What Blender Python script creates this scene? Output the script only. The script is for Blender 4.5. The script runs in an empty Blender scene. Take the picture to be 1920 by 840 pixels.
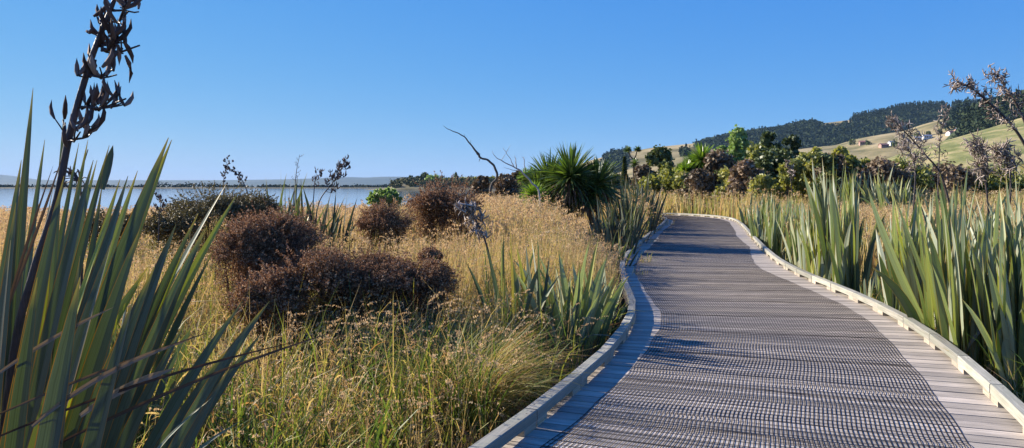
import bpy, bmesh, math, random
import numpy as np
from mathutils import Vector, Matrix
from mathutils.bvhtree import BVHTree
R = math.radians
rs = np.random.RandomState(7)
random.seed(7)
sc = bpy.context.scene
col = sc.collection
FP, CX, HY, EYE = 1423.0, 960.0, 350.0, 1.5
GZ = -0.40

def P(px, py, D):
    return np.array([(px-CX)/FP*D, D, EYE-(py-HY)/FP*D])
def G(px, py, z=0.0):
    D = (EYE-z)*FP/(py-HY)
    return P(px, py, D)

# ---------------------------------------------------------------- materials
def newmat(name):
    m = bpy.data.materials.new(name); m.use_nodes = True
    nt = m.node_tree
    for n in list(nt.nodes): nt.nodes.remove(n)
    return m, nt
def N(nt, t, **kw):
    n = nt.nodes.new(t)
    for k, v in kw.items():
        if k == 'inputs':
            for a, b in v.items(): n.inputs[a].default_value = b
        else: setattr(n, k, v)
    return n
def ramp(nt, stops, interp='LINEAR'):
    n = nt.nodes.new('ShaderNodeValToRGB'); cr = n.color_ramp; cr.interpolation = interp
    while len(cr.elements) < len(stops): cr.elements.new(0.5)
    for e, (p, c) in zip(cr.elements, stops):
        e.position = p; e.color = (c[0], c[1], c[2], 1)
    return n
def foliage(name, stops, trans=0.3, rough=0.5, spec=0.3, edge=None, stripes=0, tcol=None, tip=None):
    m, nt = newmat(name); L = nt.links.new
    out = N(nt, 'ShaderNodeOutputMaterial')
    at = N(nt, 'ShaderNodeAttribute', attribute_name='tint')
    rp = ramp(nt, stops); L(at.outputs['Fac'], rp.inputs[0])
    c = rp.outputs[0]
    uv = N(nt, 'ShaderNodeUVMap', uv_map='UVMap'); sp = N(nt, 'ShaderNodeSeparateXYZ'); L(uv.outputs[0], sp.inputs[0])
    if stripes:
        mp = N(nt, 'ShaderNodeMapping', inputs={'Scale': (stripes, 1.5, 1)}); L(uv.outputs[0], mp.inputs[0])
        ns = N(nt, 'ShaderNodeTexNoise', inputs={'Scale': 1.0, 'Detail': 3.0}); 
        geo = N(nt, 'ShaderNodeVectorMath', operation='ADD'); L(mp.outputs[0], geo.inputs[0])
        cb = N(nt, 'ShaderNodeCombineXYZ'); ml = N(nt, 'ShaderNodeMath', operation='MULTIPLY', inputs={1: 97.0}); L(at.outputs['Fac'], ml.inputs[0]); L(ml.outputs[0], cb.inputs[2]); L(cb.outputs[0], geo.inputs[1])
        L(geo.outputs[0], ns.inputs['Vector'])
        mx = N(nt, 'ShaderNodeMix', data_type='RGBA', blend_type='MULTIPLY'); mx.inputs[0].default_value = 1
        r2 = ramp(nt, [(0.3, (0.62, 0.62, 0.6)), (0.7, (1.25, 1.25, 1.25))]); L(ns.outputs[0], r2.inputs[0])
        L(c, mx.inputs[6]); L(r2.outputs[0], mx.inputs[7]); c = mx.outputs[2]
        # brown scars
        n2 = N(nt, 'ShaderNodeTexNoise', inputs={'Scale': 0.55, 'Detail': 4.0}); L(geo.outputs[0], n2.inputs['Vector'])
        r3 = ramp(nt, [(0.66, (0, 0, 0)), (0.72, (1, 1, 1))]); L(n2.outputs[0], r3.inputs[0])
        m2 = N(nt, 'ShaderNodeMix', data_type='RGBA'); L(r3.outputs[0], m2.inputs[0]); L(c, m2.inputs[6]); m2.inputs[7].default_value = (0.2, 0.13, 0.06, 1); c = m2.outputs[2]
    if tip:
        r4 = ramp(nt, [(tip[1], (0, 0, 0)), (tip[2], (1, 1, 1))]); L(sp.outputs[1], r4.inputs[0])
        m3 = N(nt, 'ShaderNodeMix', data_type='RGBA'); L(r4.outputs[0], m3.inputs[0]); L(c, m3.inputs[6]); m3.inputs[7].default_value = (*tip[0], 1); c = m3.outputs[2]
    if edge:
        a = N(nt, 'ShaderNodeMath', operation='SUBTRACT', inputs={1: 0.5}); L(sp.outputs[0], a.inputs[0])
        b = N(nt, 'ShaderNodeMath', operation='ABSOLUTE'); L(a.outputs[0], b.inputs[0])
        g = N(nt, 'ShaderNodeMath', operation='GREATER_THAN', inputs={1: 0.465}); L(b.outputs[0], g.inputs[0])
        m4 = N(nt, 'ShaderNodeMix', data_type='RGBA'); L(g.outputs[0], m4.inputs[0]); L(c, m4.inputs[6]); m4.inputs[7].default_value = (*edge, 1); c = m4.outputs[2]
    bs = N(nt, 'ShaderNodeBsdfPrincipled', inputs={'Roughness': rough, 'Specular IOR Level': spec}); L(c, bs.inputs['Base Color'])
    if trans > 0:
        tr = N(nt, 'ShaderNodeBsdfTranslucent')
        hs = N(nt, 'ShaderNodeMix', data_type='RGBA', blend_type='MULTIPLY'); hs.inputs[0].default_value = 1
        L(c, hs.inputs[6]); hs.inputs[7].default_value = (*(tcol or (1.6, 1.5, 0.55)), 1)
        L(hs.outputs[2], tr.inputs[0])
        ms = N(nt, 'ShaderNodeMixShader', inputs={0: trans}); L(bs.outputs[0], ms.inputs[1]); L(tr.outputs[0], ms.inputs[2])
        L(ms.outputs[0], out.inputs[0])
    else: L(bs.outputs[0], out.inputs[0])
    return m
def noisy(name, stops, scale=5, detail=6, rough=0.8, spec=0.2, bump=0.0, coord='Object', stretch=(1,1,1), bscale=None, bdist=0.02):
    m, nt = newmat(name); L = nt.links.new
    out = N(nt, 'ShaderNodeOutputMaterial')
    tc = N(nt, 'ShaderNodeTexCoord'); mp = N(nt, 'ShaderNodeMapping', inputs={'Scale': stretch}); L(tc.outputs[coord], mp.inputs[0])
    ns = N(nt, 'ShaderNodeTexNoise', inputs={'Scale': scale, 'Detail': detail, 'Roughness': 0.6}); L(mp.outputs[0], ns.inputs[0])
    rp = ramp(nt, stops); L(ns.outputs[0], rp.inputs[0])
    bs = N(nt, 'ShaderNodeBsdfPrincipled', inputs={'Roughness': rough, 'Specular IOR Level': spec}); L(rp.outputs[0], bs.inputs['Base Color'])
    if bump:
        n2 = N(nt, 'ShaderNodeTexNoise', inputs={'Scale': bscale or scale*3, 'Detail': 4.0}); L(mp.outputs[0], n2.inputs[0])
        bp = N(nt, 'ShaderNodeBump', inputs={'Strength': bump, 'Distance': bdist}); L(n2.outputs[0], bp.inputs['Height']); L(bp.outputs[0], bs.inputs['Normal'])
    L(bs.outputs[0], out.inputs[0])
    return m
def woodmat(name, base, dark, tintamt=0.35, green=0.0):
    # uv: u along the grain in metres, v across in metres
    m, nt = newmat(name); L = nt.links.new
    out = N(nt, 'ShaderNodeOutputMaterial')
    uv = N(nt, 'ShaderNodeUVMap', uv_map='UVMap'); at = N(nt, 'ShaderNodeAttribute', attribute_name='tint')
    ml = N(nt, 'ShaderNodeMath', operation='MULTIPLY', inputs={1: 53.0}); L(at.outputs['Fac'], ml.inputs[0])
    cb = N(nt, 'ShaderNodeCombineXYZ'); L(ml.outputs[0], cb.inputs[2])
    ad = N(nt, 'ShaderNodeVectorMath', operation='ADD'); L(uv.outputs[0], ad.inputs[0]); L(cb.outputs[0], ad.inputs[1])
    mp = N(nt, 'ShaderNodeMapping', inputs={'Scale': (3.0, 70.0, 1.0)}); L(ad.outputs[0], mp.inputs[0])
    ns = N(nt, 'ShaderNodeTexNoise', inputs={'Scale': 1.0, 'Detail': 5.0, 'Roughness': 0.65}); L(mp.outputs[0], ns.inputs[0])
    rp = ramp(nt, [(0.3, dark), (0.55, base), (0.8, tuple(min(1, x*1.25) for x in base))]); L(ns.outputs[0], rp.inputs[0])
    r2 = ramp(nt, [(0, (1-tintamt,)*3), (1, (1+tintamt*0.5, 1+tintamt*0.45, 1+tintamt*0.35))]); L(at.outputs['Fac'], r2.inputs[0])
    mx = N(nt, 'ShaderNodeMix', data_type='RGBA', blend_type='MULTIPLY'); mx.inputs[0].default_value = 1; L(rp.outputs[0], mx.inputs[6]); L(r2.outputs[0], mx.inputs[7])
    # weather stains
    mp2 = N(nt, 'ShaderNodeMapping', inputs={'Scale': (2.2, 6.0, 1.0)}); L(ad.outputs[0], mp2.inputs[0])
    n2 = N(nt, 'ShaderNodeTexNoise', inputs={'Scale': 1.3, 'Detail': 5.0}); L(mp2.outputs[0], n2.inputs[0])
    r3 = ramp(nt, [(0.42, (0, 0, 0)), (0.7, (1, 1, 1))]); L(n2.outputs[0], r3.inputs[0])
    m2 = N(nt, 'ShaderNodeMix', data_type='RGBA'); ff = N(nt, 'ShaderNodeMath', operation='MULTIPLY', inputs={1: 0.55}); L(r3.outputs[0], ff.inputs[0]); ff.inputs[1].default_value = .75; L(ff.outputs[0], m2.inputs[0])
    L(mx.outputs[2], m2.inputs[6]); m2.inputs[7].default_value = (base[0]*0.62, base[1]*(0.62+green), base[2]*0.6, 1)
    bs = N(nt, 'ShaderNodeBsdfPrincipled', inputs={'Roughness': 0.75, 'Specular IOR Level': 0.25}); L(m2.outputs[2], bs.inputs['Base Color'])
    bp = N(nt, 'ShaderNodeBump', inputs={'Strength': 0.5, 'Distance': 0.004}); L(ns.outputs[0], bp.inputs['Height']); L(bp.outputs[0], bs.inputs['Normal'])
    L(bs.outputs[0], out.inputs[0])
    return m

M = {}
M['flax'] = foliage('flax_leaf', [(0, (0.045, 0.065, 0.055)), (0.45, (0.10, 0.13, 0.10)), (0.79, (0.17, 0.20, 0.12)), (0.82, (0.33, 0.34, 0.06)), (1, (0.34, 0.24, 0.10))], trans=0.13, rough=0.42, spec=0.45, edge=(0.30, 0.13, 0.03), stripes=26, tcol=(1.9, 2.1, 0.35), tip=((0.36, 0.27, 0.08), 0.93, 1.0))  # jump to yellow in the ramp paints sunlight showing through backlit leaves
M['flax_pale'] = foliage('flax_leaf_pale', [(0, (0.06, 0.09, 0.055)), (0.3, (0.16, 0.20, 0.13)), (0.7, (0.36, 0.39, 0.29)), (0.85, (0.36, 0.37, 0.11)), (1, (0.38, 0.28, 0.14))], trans=0.18, rough=0.40, spec=0.5, edge=(0.32, 0.2, 0.07), stripes=26, tcol=(1.5, 1.7, 0.4), tip=((0.36, 0.27, 0.10), 0.93, 1.0))
M['flax_dead'] = foliage('flax_dead_leaf', [(0, (0.06, 0.035, 0.025)), (0.5, (0.19, 0.13, 0.08)), (1, (0.38, 0.31, 0.23))], trans=0.1, rough=0.7, stripes=20, tcol=(1.3, 1.1, 0.7))
M['stalk'] = noisy('flax_stalk', [(0.35, (0.030, 0.022, 0.024)), (0.7, (0.085, 0.062, 0.06))], scale=30, stretch=(1, 1, 0.2), rough=0.5, spec=0.4, bump=0.4)
M['pod'] = foliage('seed_pod', [(0, (0.05, 0.035, 0.032)), (0.6, (0.14, 0.10, 0.09)), (1, (0.30, 0.23, 0.19))], trans=0.0, rough=0.85, spec=0.1, stripes=4)
M['pod_pale'] = foliage('seed_pod_bleached', [(0, (0.12, 0.085, 0.065)), (0.5, (0.30, 0.235, 0.19)), (1, (0.52, 0.44, 0.38))], trans=0.0, rough=0.6)
M['grass'] = foliage('marsh_grass', [(0, (0.04, 0.085, 0.02)), (0.25, (0.11, 0.165, 0.03)), (0.45, (0.30, 0.29, 0.06)), (0.6, (0.46, 0.36, 0.15)), (0.78, (0.50, 0.36, 0.19)), (0.88, (0.34, 0.18, 0.08)), (1, (0.10, 0.065, 0.045))], trans=0.42, rough=0.5, spec=0.25, tcol=(1.35, 1.3, 0.8))
M['reed'] = foliage('dry_reed', [(0, (0.20, 0.25, 0.06)), (0.3, (0.44, 0.37, 0.14)), (0.6, (0.55, 0.42, 0.21)), (1, (0.40, 0.25, 0.14))], trans=0.40, rough=0.55, tcol=(1.25, 1.15, 0.8))
M['panicle'] = foliage('reed_plume', [(0, (0.30, 0.21, 0.12)), (0.5, (0.50, 0.38, 0.21)), (1, (0.68, 0.55, 0.34))], trans=0.40, rough=0.7, tcol=(1.2, 1.0, 0.85))
M['wiry'] = foliage('wiry_leaf', [(0, (0.06, 0.038, 0.022)), (0.5, (0.22, 0.133, 0.075)), (0.85, (0.40, 0.26, 0.16)), (1, (0.55, 0.40, 0.26))], trans=0.2, spec=.1, rough=0.7, tcol=(1.3, 1.0, 0.8))
M['wiry_green'] = foliage('wiry_leaf_green', [(0, (0.04, 0.038, 0.018)), (0.5, (0.15, 0.125, 0.06)), (1, (0.17, 0.14, 0.08))], trans=0.15, rough=0.5)
M['leaf_dark'] = foliage('dark_leaf', [(0, (0.03, 0.047, 0.018)), (0.5, (0.095, 0.125, 0.045)), (1, (0.21, 0.235, 0.09))], trans=0.15, rough=0.45)
M['leaf_mid'] = foliage('olive_leaf', [(0, (0.09, 0.11, 0.03)), (0.6, (0.23, 0.25, 0.075)), (1, (0.38, 0.37, 0.14))], trans=0.3, rough=0.5)
M['leaf_light'] = foliage('light_leaf', [(0, (0.13, 0.18, 0.06)), (0.6, (0.27, 0.36, 0.13)), (1, (0.40, 0.47, 0.22))], trans=0.3, rough=0.5, tcol=(1.2, 1.4, 0.6))
M['leaf_brown'] = foliage('brown_leaf', [(0, (0.06, 0.05, 0.032)), (0.6, (0.19, 0.145, 0.09)), (1, (0.34, 0.25, 0.17))], trans=0.15, rough=0.6, tcol=(1.2, 1, .8))
M['cabbage'] = foliage('cabbage_tree_leaf', [(0, (0.035, 0.06, 0.02)), (0.5, (0.085, 0.125, 0.04)), (1, (0.20, 0.24, 0.08))], trans=0.22, rough=0.32, spec=0.6, tcol=(1.5, 1.9, 0.5))
M['cabbage_yellow'] = foliage('cabbage_tree_leaf_yellow', [(0, (0.08, 0.13, 0.02)), (0.5, (0.16, 0.24, 0.04)), (1, (0.28, 0.34, 0.08))], trans=0.3, rough=0.35, spec=0.5, tcol=(1.4, 1.7, 0.5))
M['bark'] = noisy('bark', [(0.3, (0.05, 0.04, 0.03)), (0.7, (0.16, 0.125, 0.095))], scale=8, stretch=(1, 1, 0.25), bump=0.6, rough=0.9)
M['twig'] = noisy('twig_bark', [(0.3, (0.045, 0.03, 0.026)), (0.7, (0.11, 0.08, 0.065))], scale=20, rough=0.8)
M['deadwood'] = noisy('dead_wood', [(0.3, (0.05, 0.042, 0.035)), (0.7, (0.15, 0.13, 0.11))], scale=12, stretch=(1, 1, 0.4), rough=0.8)
M['palewood'] = noisy('bleached_wood', [(0.3, (0.30, 0.28, 0.25)), (0.7, (0.5, 0.47, 0.42))], scale=12, rough=0.8)
M['deck'] = woodmat('deck_timber', (0.47, 0.415, 0.36), (0.19, 0.165, 0.14), 0.42)
M['kerb'] = woodmat('kerb_timber', (0.38, 0.365, 0.32), (0.20, 0.19, 0.16), 0.42, green=0.05)
M['block'] = woodmat('block_timber', (0.48, 0.42, 0.34), (0.26, 0.22, 0.17), 0.3)
M['net'] = noisy('grip_net', [(0.3, (0.016, 0.013, 0.014)), (0.7, (0.04, 0.033, 0.034))], scale=40, rough=0.9, spec=0.08)
M['nail'] = noisy('nail_steel', [(0.3, (0.10, 0.08, 0.06)), (0.7, (0.2, 0.17, 0.14))], scale=200, rough=0.5)
M['mud'] = noisy('marsh_soil', [(0.35, (0.045, 0.035, 0.022)), (0.55, (0.10, 0.085, 0.045)), (0.75, (0.20, 0.17, 0.08))], scale=0.9, detail=8, rough=0.95, bump=0.4)
M['farwood'] = foliage('forest_crown', [(0, (0.014, 0.026, 0.014)), (0.5, (0.028, 0.045, 0.020)), (1, (0.055, 0.072, 0.03))], trans=0, rough=0.8, spec=0.1)
M['scrub'] = foliage('shore_scrub', [(0, (0.05, 0.055, 0.03)), (0.5, (0.11, 0.11, 0.045)), (1, (0.19, 0.16, 0.06))], trans=0, rough=0.8, spec=0.1)
M['hill_dry'] = noisy('dry_hill_grass', [(0.36, (0.13, 0.12, 0.05)), (0.48, (0.25, 0.205, 0.10)), (0.62, (0.36, 0.29, 0.16))], scale=0.02, detail=10, rough=0.95, bump=0.5, bscale=0.06, bdist=4)
def hillmix():
    m, nt = newmat('hill_cover'); L = nt.links.new
    out = N(nt, 'ShaderNodeOutputMaterial'); tc = N(nt, 'ShaderNodeTexCoord'); at = N(nt, 'ShaderNodeAttribute', attribute_name='tint')
    a = N(nt, 'ShaderNodeTexNoise', inputs={'Scale': .012, 'Detail': 10.0}); b = N(nt, 'ShaderNodeTexNoise', inputs={'Scale': .05, 'Detail': 8.0}); L(tc.outputs['Object'], a.inputs[0]); L(tc.outputs['Object'], b.inputs[0])
    ra = ramp(nt, [(0.36, (0.13, 0.11, 0.05)), (0.48, (0.25, 0.205, 0.10)), (0.62, (0.36, 0.29, 0.16))]); rb = ramp(nt, [(0.3, (0.016, 0.028, 0.014)), (0.7, (0.04, 0.052, 0.024))]); L(a.outputs[0], ra.inputs[0]); L(b.outputs[0], rb.inputs[0])
    mx = N(nt, 'ShaderNodeMix', data_type='RGBA'); L(at.outputs['Fac'], mx.inputs[0]); L(ra.outputs[0], mx.inputs[6]); L(rb.outputs[0], mx.inputs[7])
    bs = N(nt, 'ShaderNodeBsdfPrincipled', inputs={'Roughness': 1.0, 'Specular IOR Level': 0.05}); L(mx.outputs[2], bs.inputs['Base Color']); L(bs.outputs[0], out.inputs[0]); return m
M['hill_mix'] = hillmix()
M['hill_green'] = noisy('paddock_grass', [(0.4, (0.12, 0.135, 0.042)), (0.5, (0.19, 0.19, 0.07)), (0.6, (0.30, 0.25, 0.12))], scale=0.05, detail=10, rough=0.95, bump=0.5, bscale=0.35, bdist=1.0, stretch=(1, 1, 6))
M['hill_under'] = noisy('hill_undergrowth', [(0.3, (0.02, 0.032, 0.015)), (0.7, (0.05, 0.065, 0.028))], scale=0.03, detail=8, rough=1.0)
M['mount'] = noisy('mountain_slopes', [(0.3, (0.03, 0.05, 0.05)), (0.7, (0.09, 0.10, 0.08))], scale=0.002, detail=8, rough=1.0)
M['wall_w'] = noisy('painted_weatherboard', [(0.3, (0.70, 0.69, 0.66)), (0.7, (0.8, 0.79, 0.77))], scale=0.4, rough=0.6)
M['wall_p'] = noisy('pink_brick', [(0.3, (0.34, 0.20, 0.16)), (0.7, (0.45, 0.30, 0.25))], scale=0.8, rough=0.8)
M['roof_r'] = noisy('red_iron_roof', [(0.3, (0.26, 0.12, 0.09)), (0.7, (0.36, 0.18, 0.13))], scale=0.3, rough=0.5)
M['roof_g'] = noisy('grey_iron_roof', [(0.3, (0.22, 0.23, 0.25)), (0.7, (0.34, 0.35, 0.37))], scale=0.3, rough=0.4)
M['glass'] = noisy('window_glass', [(0.3, (0.03, 0.035, 0.045)), (0.7, (0.05, 0.06, 0.07))], scale=1, rough=0.1, spec=0.7)

# water
def watermat():
    m, nt = newmat('lake_water'); L = nt.links.new
    out = N(nt, 'ShaderNodeOutputMaterial'); tc = N(nt, 'ShaderNodeTexCoord')
    mp = N(nt, 'ShaderNodeMapping', inputs={'Scale': (0.6, 2.0, 1)}); L(tc.outputs['Object'], mp.inputs[0])
    ns = N(nt, 'ShaderNodeTexNoise', inputs={'Scale': 1.5, 'Detail': 3.0}); L(mp.outputs[0], ns.inputs[0])
    bp = N(nt, 'ShaderNodeBump', inputs={'Strength': 0.03, 'Distance': 0.05}); L(ns.outputs[0], bp.inputs['Height'])
    bs = N(nt, 'ShaderNodeBsdfPrincipled', inputs={'Base Color': (0.05, 0.09, 0.12, 1), 'Roughness': 0.06, 'IOR': 1.33}); L(bp.outputs[0], bs.inputs['Normal'])
    L(bs.outputs[0], out.inputs[0]); return m
M['water'] = watermat()

# ---------------------------------------------------------------- geometry accumulators
class Geo:
    def __init__(s): s.v = []; s.q = []; s.uv = []; s.t = []; s.n = 0
    def add(s, v, q, uv=None, t=None):
        v = np.asarray(v, np.float32).reshape(-1, 3); q = np.asarray(q, np.int64).reshape(-1, 4)
        s.v.append(v); s.q.append(q+s.n)
        s.uv.append(np.zeros((len(v), 2), np.float32) if uv is None else np.asarray(uv, np.float32).reshape(-1, 2))
        s.t.append(np.full(len(v), 0.5, np.float32) if t is None else (np.full(len(v), t, np.float32) if np.isscalar(t) else np.asarray(t, np.float32).reshape(-1)))
        s.n += len(v)
    def build(s, name, mat, parent=None, smooth=False):
        v = np.concatenate(s.v); q = np.concatenate(s.q); uv = np.concatenate(s.uv); t = np.concatenate(s.t)
        me = bpy.data.meshes.new(name)
        me.vertices.add(len(v)); me.vertices.foreach_set('co', v.ravel())
        me.loops.add(len(q)*4); me.loops.foreach_set('vertex_index', q.ravel().astype(np.int32))
        me.polygons.add(len(q)); me.polygons.foreach_set('loop_start', np.arange(0, len(q)*4, 4, dtype=np.int32))
        me.polygons.foreach_set('loop_total', np.full(len(q), 4, np.int32))
        me.polygons.foreach_set('use_smooth', np.full(len(q), smooth, bool))
        ul = me.uv_layers.new(name='UVMap'); ul.data.foreach_set('uv', uv[q.ravel()].ravel())
        a = me.attributes.new('tint', 'FLOAT', 'POINT'); a.data.foreach_set('value', t)
        me.materials.append(mat); me.update(calc_edges=True); me.validate(clean_customdata=False)
        o = bpy.data.objects.new(name, me); col.objects.link(o)
        if parent is not None: o.parent = parent
        return o

def tag(o, label=None, cat=None, group=None, kind=None):
    if label: o['label'] = label
    if cat: o['category'] = cat
    if group: o['group'] = group
    if kind: o['kind'] = kind
    return o
def empty(name, loc=(0, 0, 0), rz=0):
    o = bpy.data.objects.new(name, None); col.objects.link(o); o.location = loc; o.rotation_euler = (0, 0, rz); return o

def ribbons(g, base, az, tilt, L, w, curl, S=4, roll=0.0, fold=0.0, prof='grass', tint=0.5, pw=1.5, kink=None, wob=0.0, twist=0.0):
    base = np.atleast_2d(base).astype(float); n = len(base)
    f = lambda a: np.broadcast_to(np.asarray(a, float), (n,)).copy()
    az, tilt, L, w, curl, roll, fold, tint, twist = map(f, (az, tilt, L, w, curl, roll, fold, tint, twist))
    pos = base.copy(); rows = []; K = 3 if np.any(fold != 0) else 2
    ts = np.linspace(0, 1, S+1)
    if prof == 'grass': pr = np.interp(ts, [0, .3, .7, 1], [.6, 1, .7, .04])
    elif prof == 'flax': pr = np.interp(ts, [0, .15, .45, .75, .92, 1], [.55, .75, 1, .82, .36, .03])
    elif prof == 'leaf': pr = np.interp(ts, [0, .5, 1], [.25, 1, .1])
    elif prof == 'sword': pr = np.interp(ts, [0, .12, .5, .8, 1], [.7, .8, 1, .7, .04])
    elif prof == 'twig': pr = np.interp(ts, [0, 1], [1, .25])
    prev = None
    ph = rs.rand(n)*6.28
    for i, t in enumerate(ts):
        ang = tilt + curl*t**pw + wob*np.sin(ph+t*5)
        if kink is not None:
            kt, ka = kink; ang = ang + np.where(t > kt, ka, 0)
        d = np.stack([np.sin(ang)*np.cos(az), np.sin(ang)*np.sin(az), np.cos(ang)], 1)
        if i: pos = pos + (d+prev)/2*(L/S)[:, None]
        prev = d
        s0 = np.stack([-np.sin(az), np.cos(az), np.zeros(n)], 1)
        n0 = np.cross(d, s0)
        rr = roll+twist*t
        sd = s0*np.cos(rr)[:, None]+n0*np.sin(rr)[:, None]; nn = np.cross(d, sd)
        hw = (w*pr[i]/2)[:, None]
        a, b = pos-sd*hw, pos+sd*hw
        if K == 3: rows.append(np.stack([a, pos-nn*hw*2*fold[:, None], b], 1))
        else: rows.append(np.stack([a, b], 1))
    V = np.stack(rows, 1)                     # n, S+1, K, 3
    idx = np.arange(n*(S+1)*K).reshape(n, S+1, K)
    q = np.stack([idx[:, :-1, :-1], idx[:, :-1, 1:], idx[:, 1:, 1:], idx[:, 1:, :-1]], -1)
    U = np.broadcast_to(np.linspace(0, 1, K)[None, None, :], (n, S+1, K)); T = np.broadcast_to(ts[None, :, None], (n, S+1, K))
    g.add(V, q, np.stack([U, T], -1), np.broadcast_to(tint[:, None, None], (n, S+1, K)).ravel())
    return pos

def leaf_to(g, B, T, w, bow=0.15, roll=1.4, fold=0.15, tint=0.5, kink=None, S=9, twist=0.3):
    """one sword leaf from base point B to tip point T"""
    B = np.array(B, float); T = np.array(T, float); d = T-B; L = np.linalg.norm(d)
    az = math.atan2(d[1], d[0]); th = math.acos(max(-1, min(1, d[2]/L)))
    ribbons(g, B, az, th-bow*0.5, L*(1+bow*bow/24), w, bow, S=S, roll=roll, fold=fold, prof='flax', tint=tint, pw=1.0, kink=kink, twist=twist)

def tube(g, pts, rad, sides=6, tint=0.5):
    pts = np.array(pts, float); rad = np.broadcast_to(np.asarray(rad, float), (len(pts),))
    d = np.gradient(pts, axis=0); d /= np.linalg.norm(d, axis=1)[:, None]+1e-9
    ref = np.array([0, 0, 1.0]) if abs(d[0][2]) < .9 else np.array([1.0, 0, 0])
    ref = np.broadcast_to(ref, d.shape)
    s = np.cross(d, ref); s /= np.linalg.norm(s, axis=1)[:, None]+1e-9; u = np.cross(s, d)
    a = np.arange(sides)/sides*2*np.pi
    V = pts[:, None, :]+rad[:, None, None]*(s[:, None, :]*np.cos(a)[None, :, None]+u[:, None, :]*np.sin(a)[None, :, None])
    n = len(pts); idx = np.arange(n*sides).reshape(n, sides); nx = np.roll(idx, -1, 1)
    q = np.stack([idx[:-1], nx[:-1], nx[1:], idx[1:]], -1)
    lens = np.concatenate([[0], np.cumsum(np.linalg.norm(np.diff(pts, axis=0), axis=1))])
    uv = np.stack([np.broadcast_to(a/6.28, (n, sides)), np.broadcast_to(lens[:, None], (n, sides))], -1)
    g.add(V, q, uv, tint)

def cards(g, c, size, tint, elong=1.6, flat=0.0):
    """small leaf faces at centres c, random orientation"""
    n = len(c); a = rs.randn(n, 3); a[:, 2] *= (1-flat); a /= np.linalg.norm(a, axis=1)[:, None]
    b = rs.randn(n, 3); b -= (a*b).sum(1)[:, None]*a; b /= np.linalg.norm(b, axis=1)[:, None]
    size = np.broadcast_to(size, (n,))[:, None]
    p0 = c-a*size*elong/2; p2 = c+a*size*elong/2; p1 = c-b*size*.5; p3 = c+b*size*.5
    V = np.stack([p0, p1, p2, p3], 1); q = np.arange(n*4).reshape(n, 4)
    uv = np.broadcast_to(np.array([[.5, 0], [0.1, .5], [.5, 1], [.9, .5]])[None], (n, 4, 2))
    g.add(V, q, uv, np.repeat(np.broadcast_to(tint, (n,)), 4))

def catmull(pts, n):
    p = np.array(pts, float); p = np.vstack([2*p[0]-p[1], p, 2*p[-1]-p[-2]]); out = []
    for i in range(1, len(p)-2):
        for t in np.linspace(0, 1, n, endpoint=False):
            a, b, c, d = p[i-1:i+3]
            out.append(0.5*((2*b)+(-a+c)*t+(2*a-5*b+4*c-d)*t*t+(-a+3*b-3*c+d)*t**3))
    out.append(p[-2]); return np.array(out)

# ---------------------------------------------------------------- world, sun, camera
SUN_EL, SUN_FWD = R(27), R(27)          # sun to the left, a little ahead
sdir = Vector((-math.cos(SUN_FWD)*math.cos(SUN_EL), math.sin(SUN_FWD)*math.cos(SUN_EL), math.sin(SUN_EL)))
w = bpy.data.worlds.new('World'); sc.world = w; w.use_nodes = True
nt = w.node_tree
for n_ in list(nt.nodes): nt.nodes.remove(n_)
wo = N(nt, 'ShaderNodeOutputWorld'); bg = N(nt, 'ShaderNodeBackground', inputs={'Strength': 0.13})
sk = N(nt, 'ShaderNodeTexSky', sky_type='NISHITA'); sk.sun_disc = False
sk.sun_elevation = SUN_EL; sk.sun_rotation = math.atan2(sdir.x, sdir.y)
sk.air_density = 0.7; sk.dust_density = 0.0; sk.ozone_density = 2.0; sk.altitude = 0
bg.inputs['Strength'].default_value = 0.1
EXPO = 1.15
spx = N(nt, 'ShaderNodeSeparateColor'); cmb = N(nt, 'ShaderNodeCombineColor'); nt.links.new(sk.outputs[0], spx.inputs[0])
for ci, (gm, am) in enumerate(((1.09, .596), (.535, .643), (.104, .88))):      # colour grade of the sky as the phone recorded it
    m1 = N(nt, 'ShaderNodeMath', operation='MULTIPLY', inputs={1: .1}); m2 = N(nt, 'ShaderNodeMath', operation='POWER', inputs={1: gm}); m3 = N(nt, 'ShaderNodeMath', operation='MULTIPLY', inputs={1: am*10/2**EXPO})
    nt.links.new(spx.outputs[ci], m1.inputs[0]); nt.links.new(m1.outputs[0], m2.inputs[0]); nt.links.new(m2.outputs[0], m3.inputs[0]); nt.links.new(m3.outputs[0], cmb.inputs[ci])
nt.links.new(cmb.outputs[0], bg.inputs[0]); nt.links.new(bg.outputs[0], wo.inputs[0])
sl = bpy.data.lights.new('sun', 'SUN'); sl.energy = 5.0; sl.angle = R(0.5); sl.color = (1.0, 0.90, 0.76)
so = bpy.data.objects.new('sun', sl); col.objects.link(so); so.rotation_euler = sdir.to_track_quat('Z', 'Y').to_euler()
cam = bpy.data.cameras.new('camera'); co = bpy.data.objects.new('camera', cam); col.objects.link(co)
co.location = (0, 0, EYE); co.rotation_euler = (R(90), 0, 0)
cam.sensor_width = 36; cam.lens = 36*FP/1920; cam.shift_y = -70/1920; cam.clip_start = 0.05; cam.clip_end = 40000
sc.camera = co
sc.render.engine = 'CYCLES'
sc.view_settings.view_transform = 'Standard'; sc.view_settings.look = 'None'; sc.view_settings.exposure = EXPO; sc.view_settings.gamma = 1
sc.cycles.max_bounces = 6; sc.cycles.transparent_max_bounces = 4; sc.cycles.volume_bounces = 0
sc.render.resolution_x = 1024; sc.render.resolution_y = 448

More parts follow.
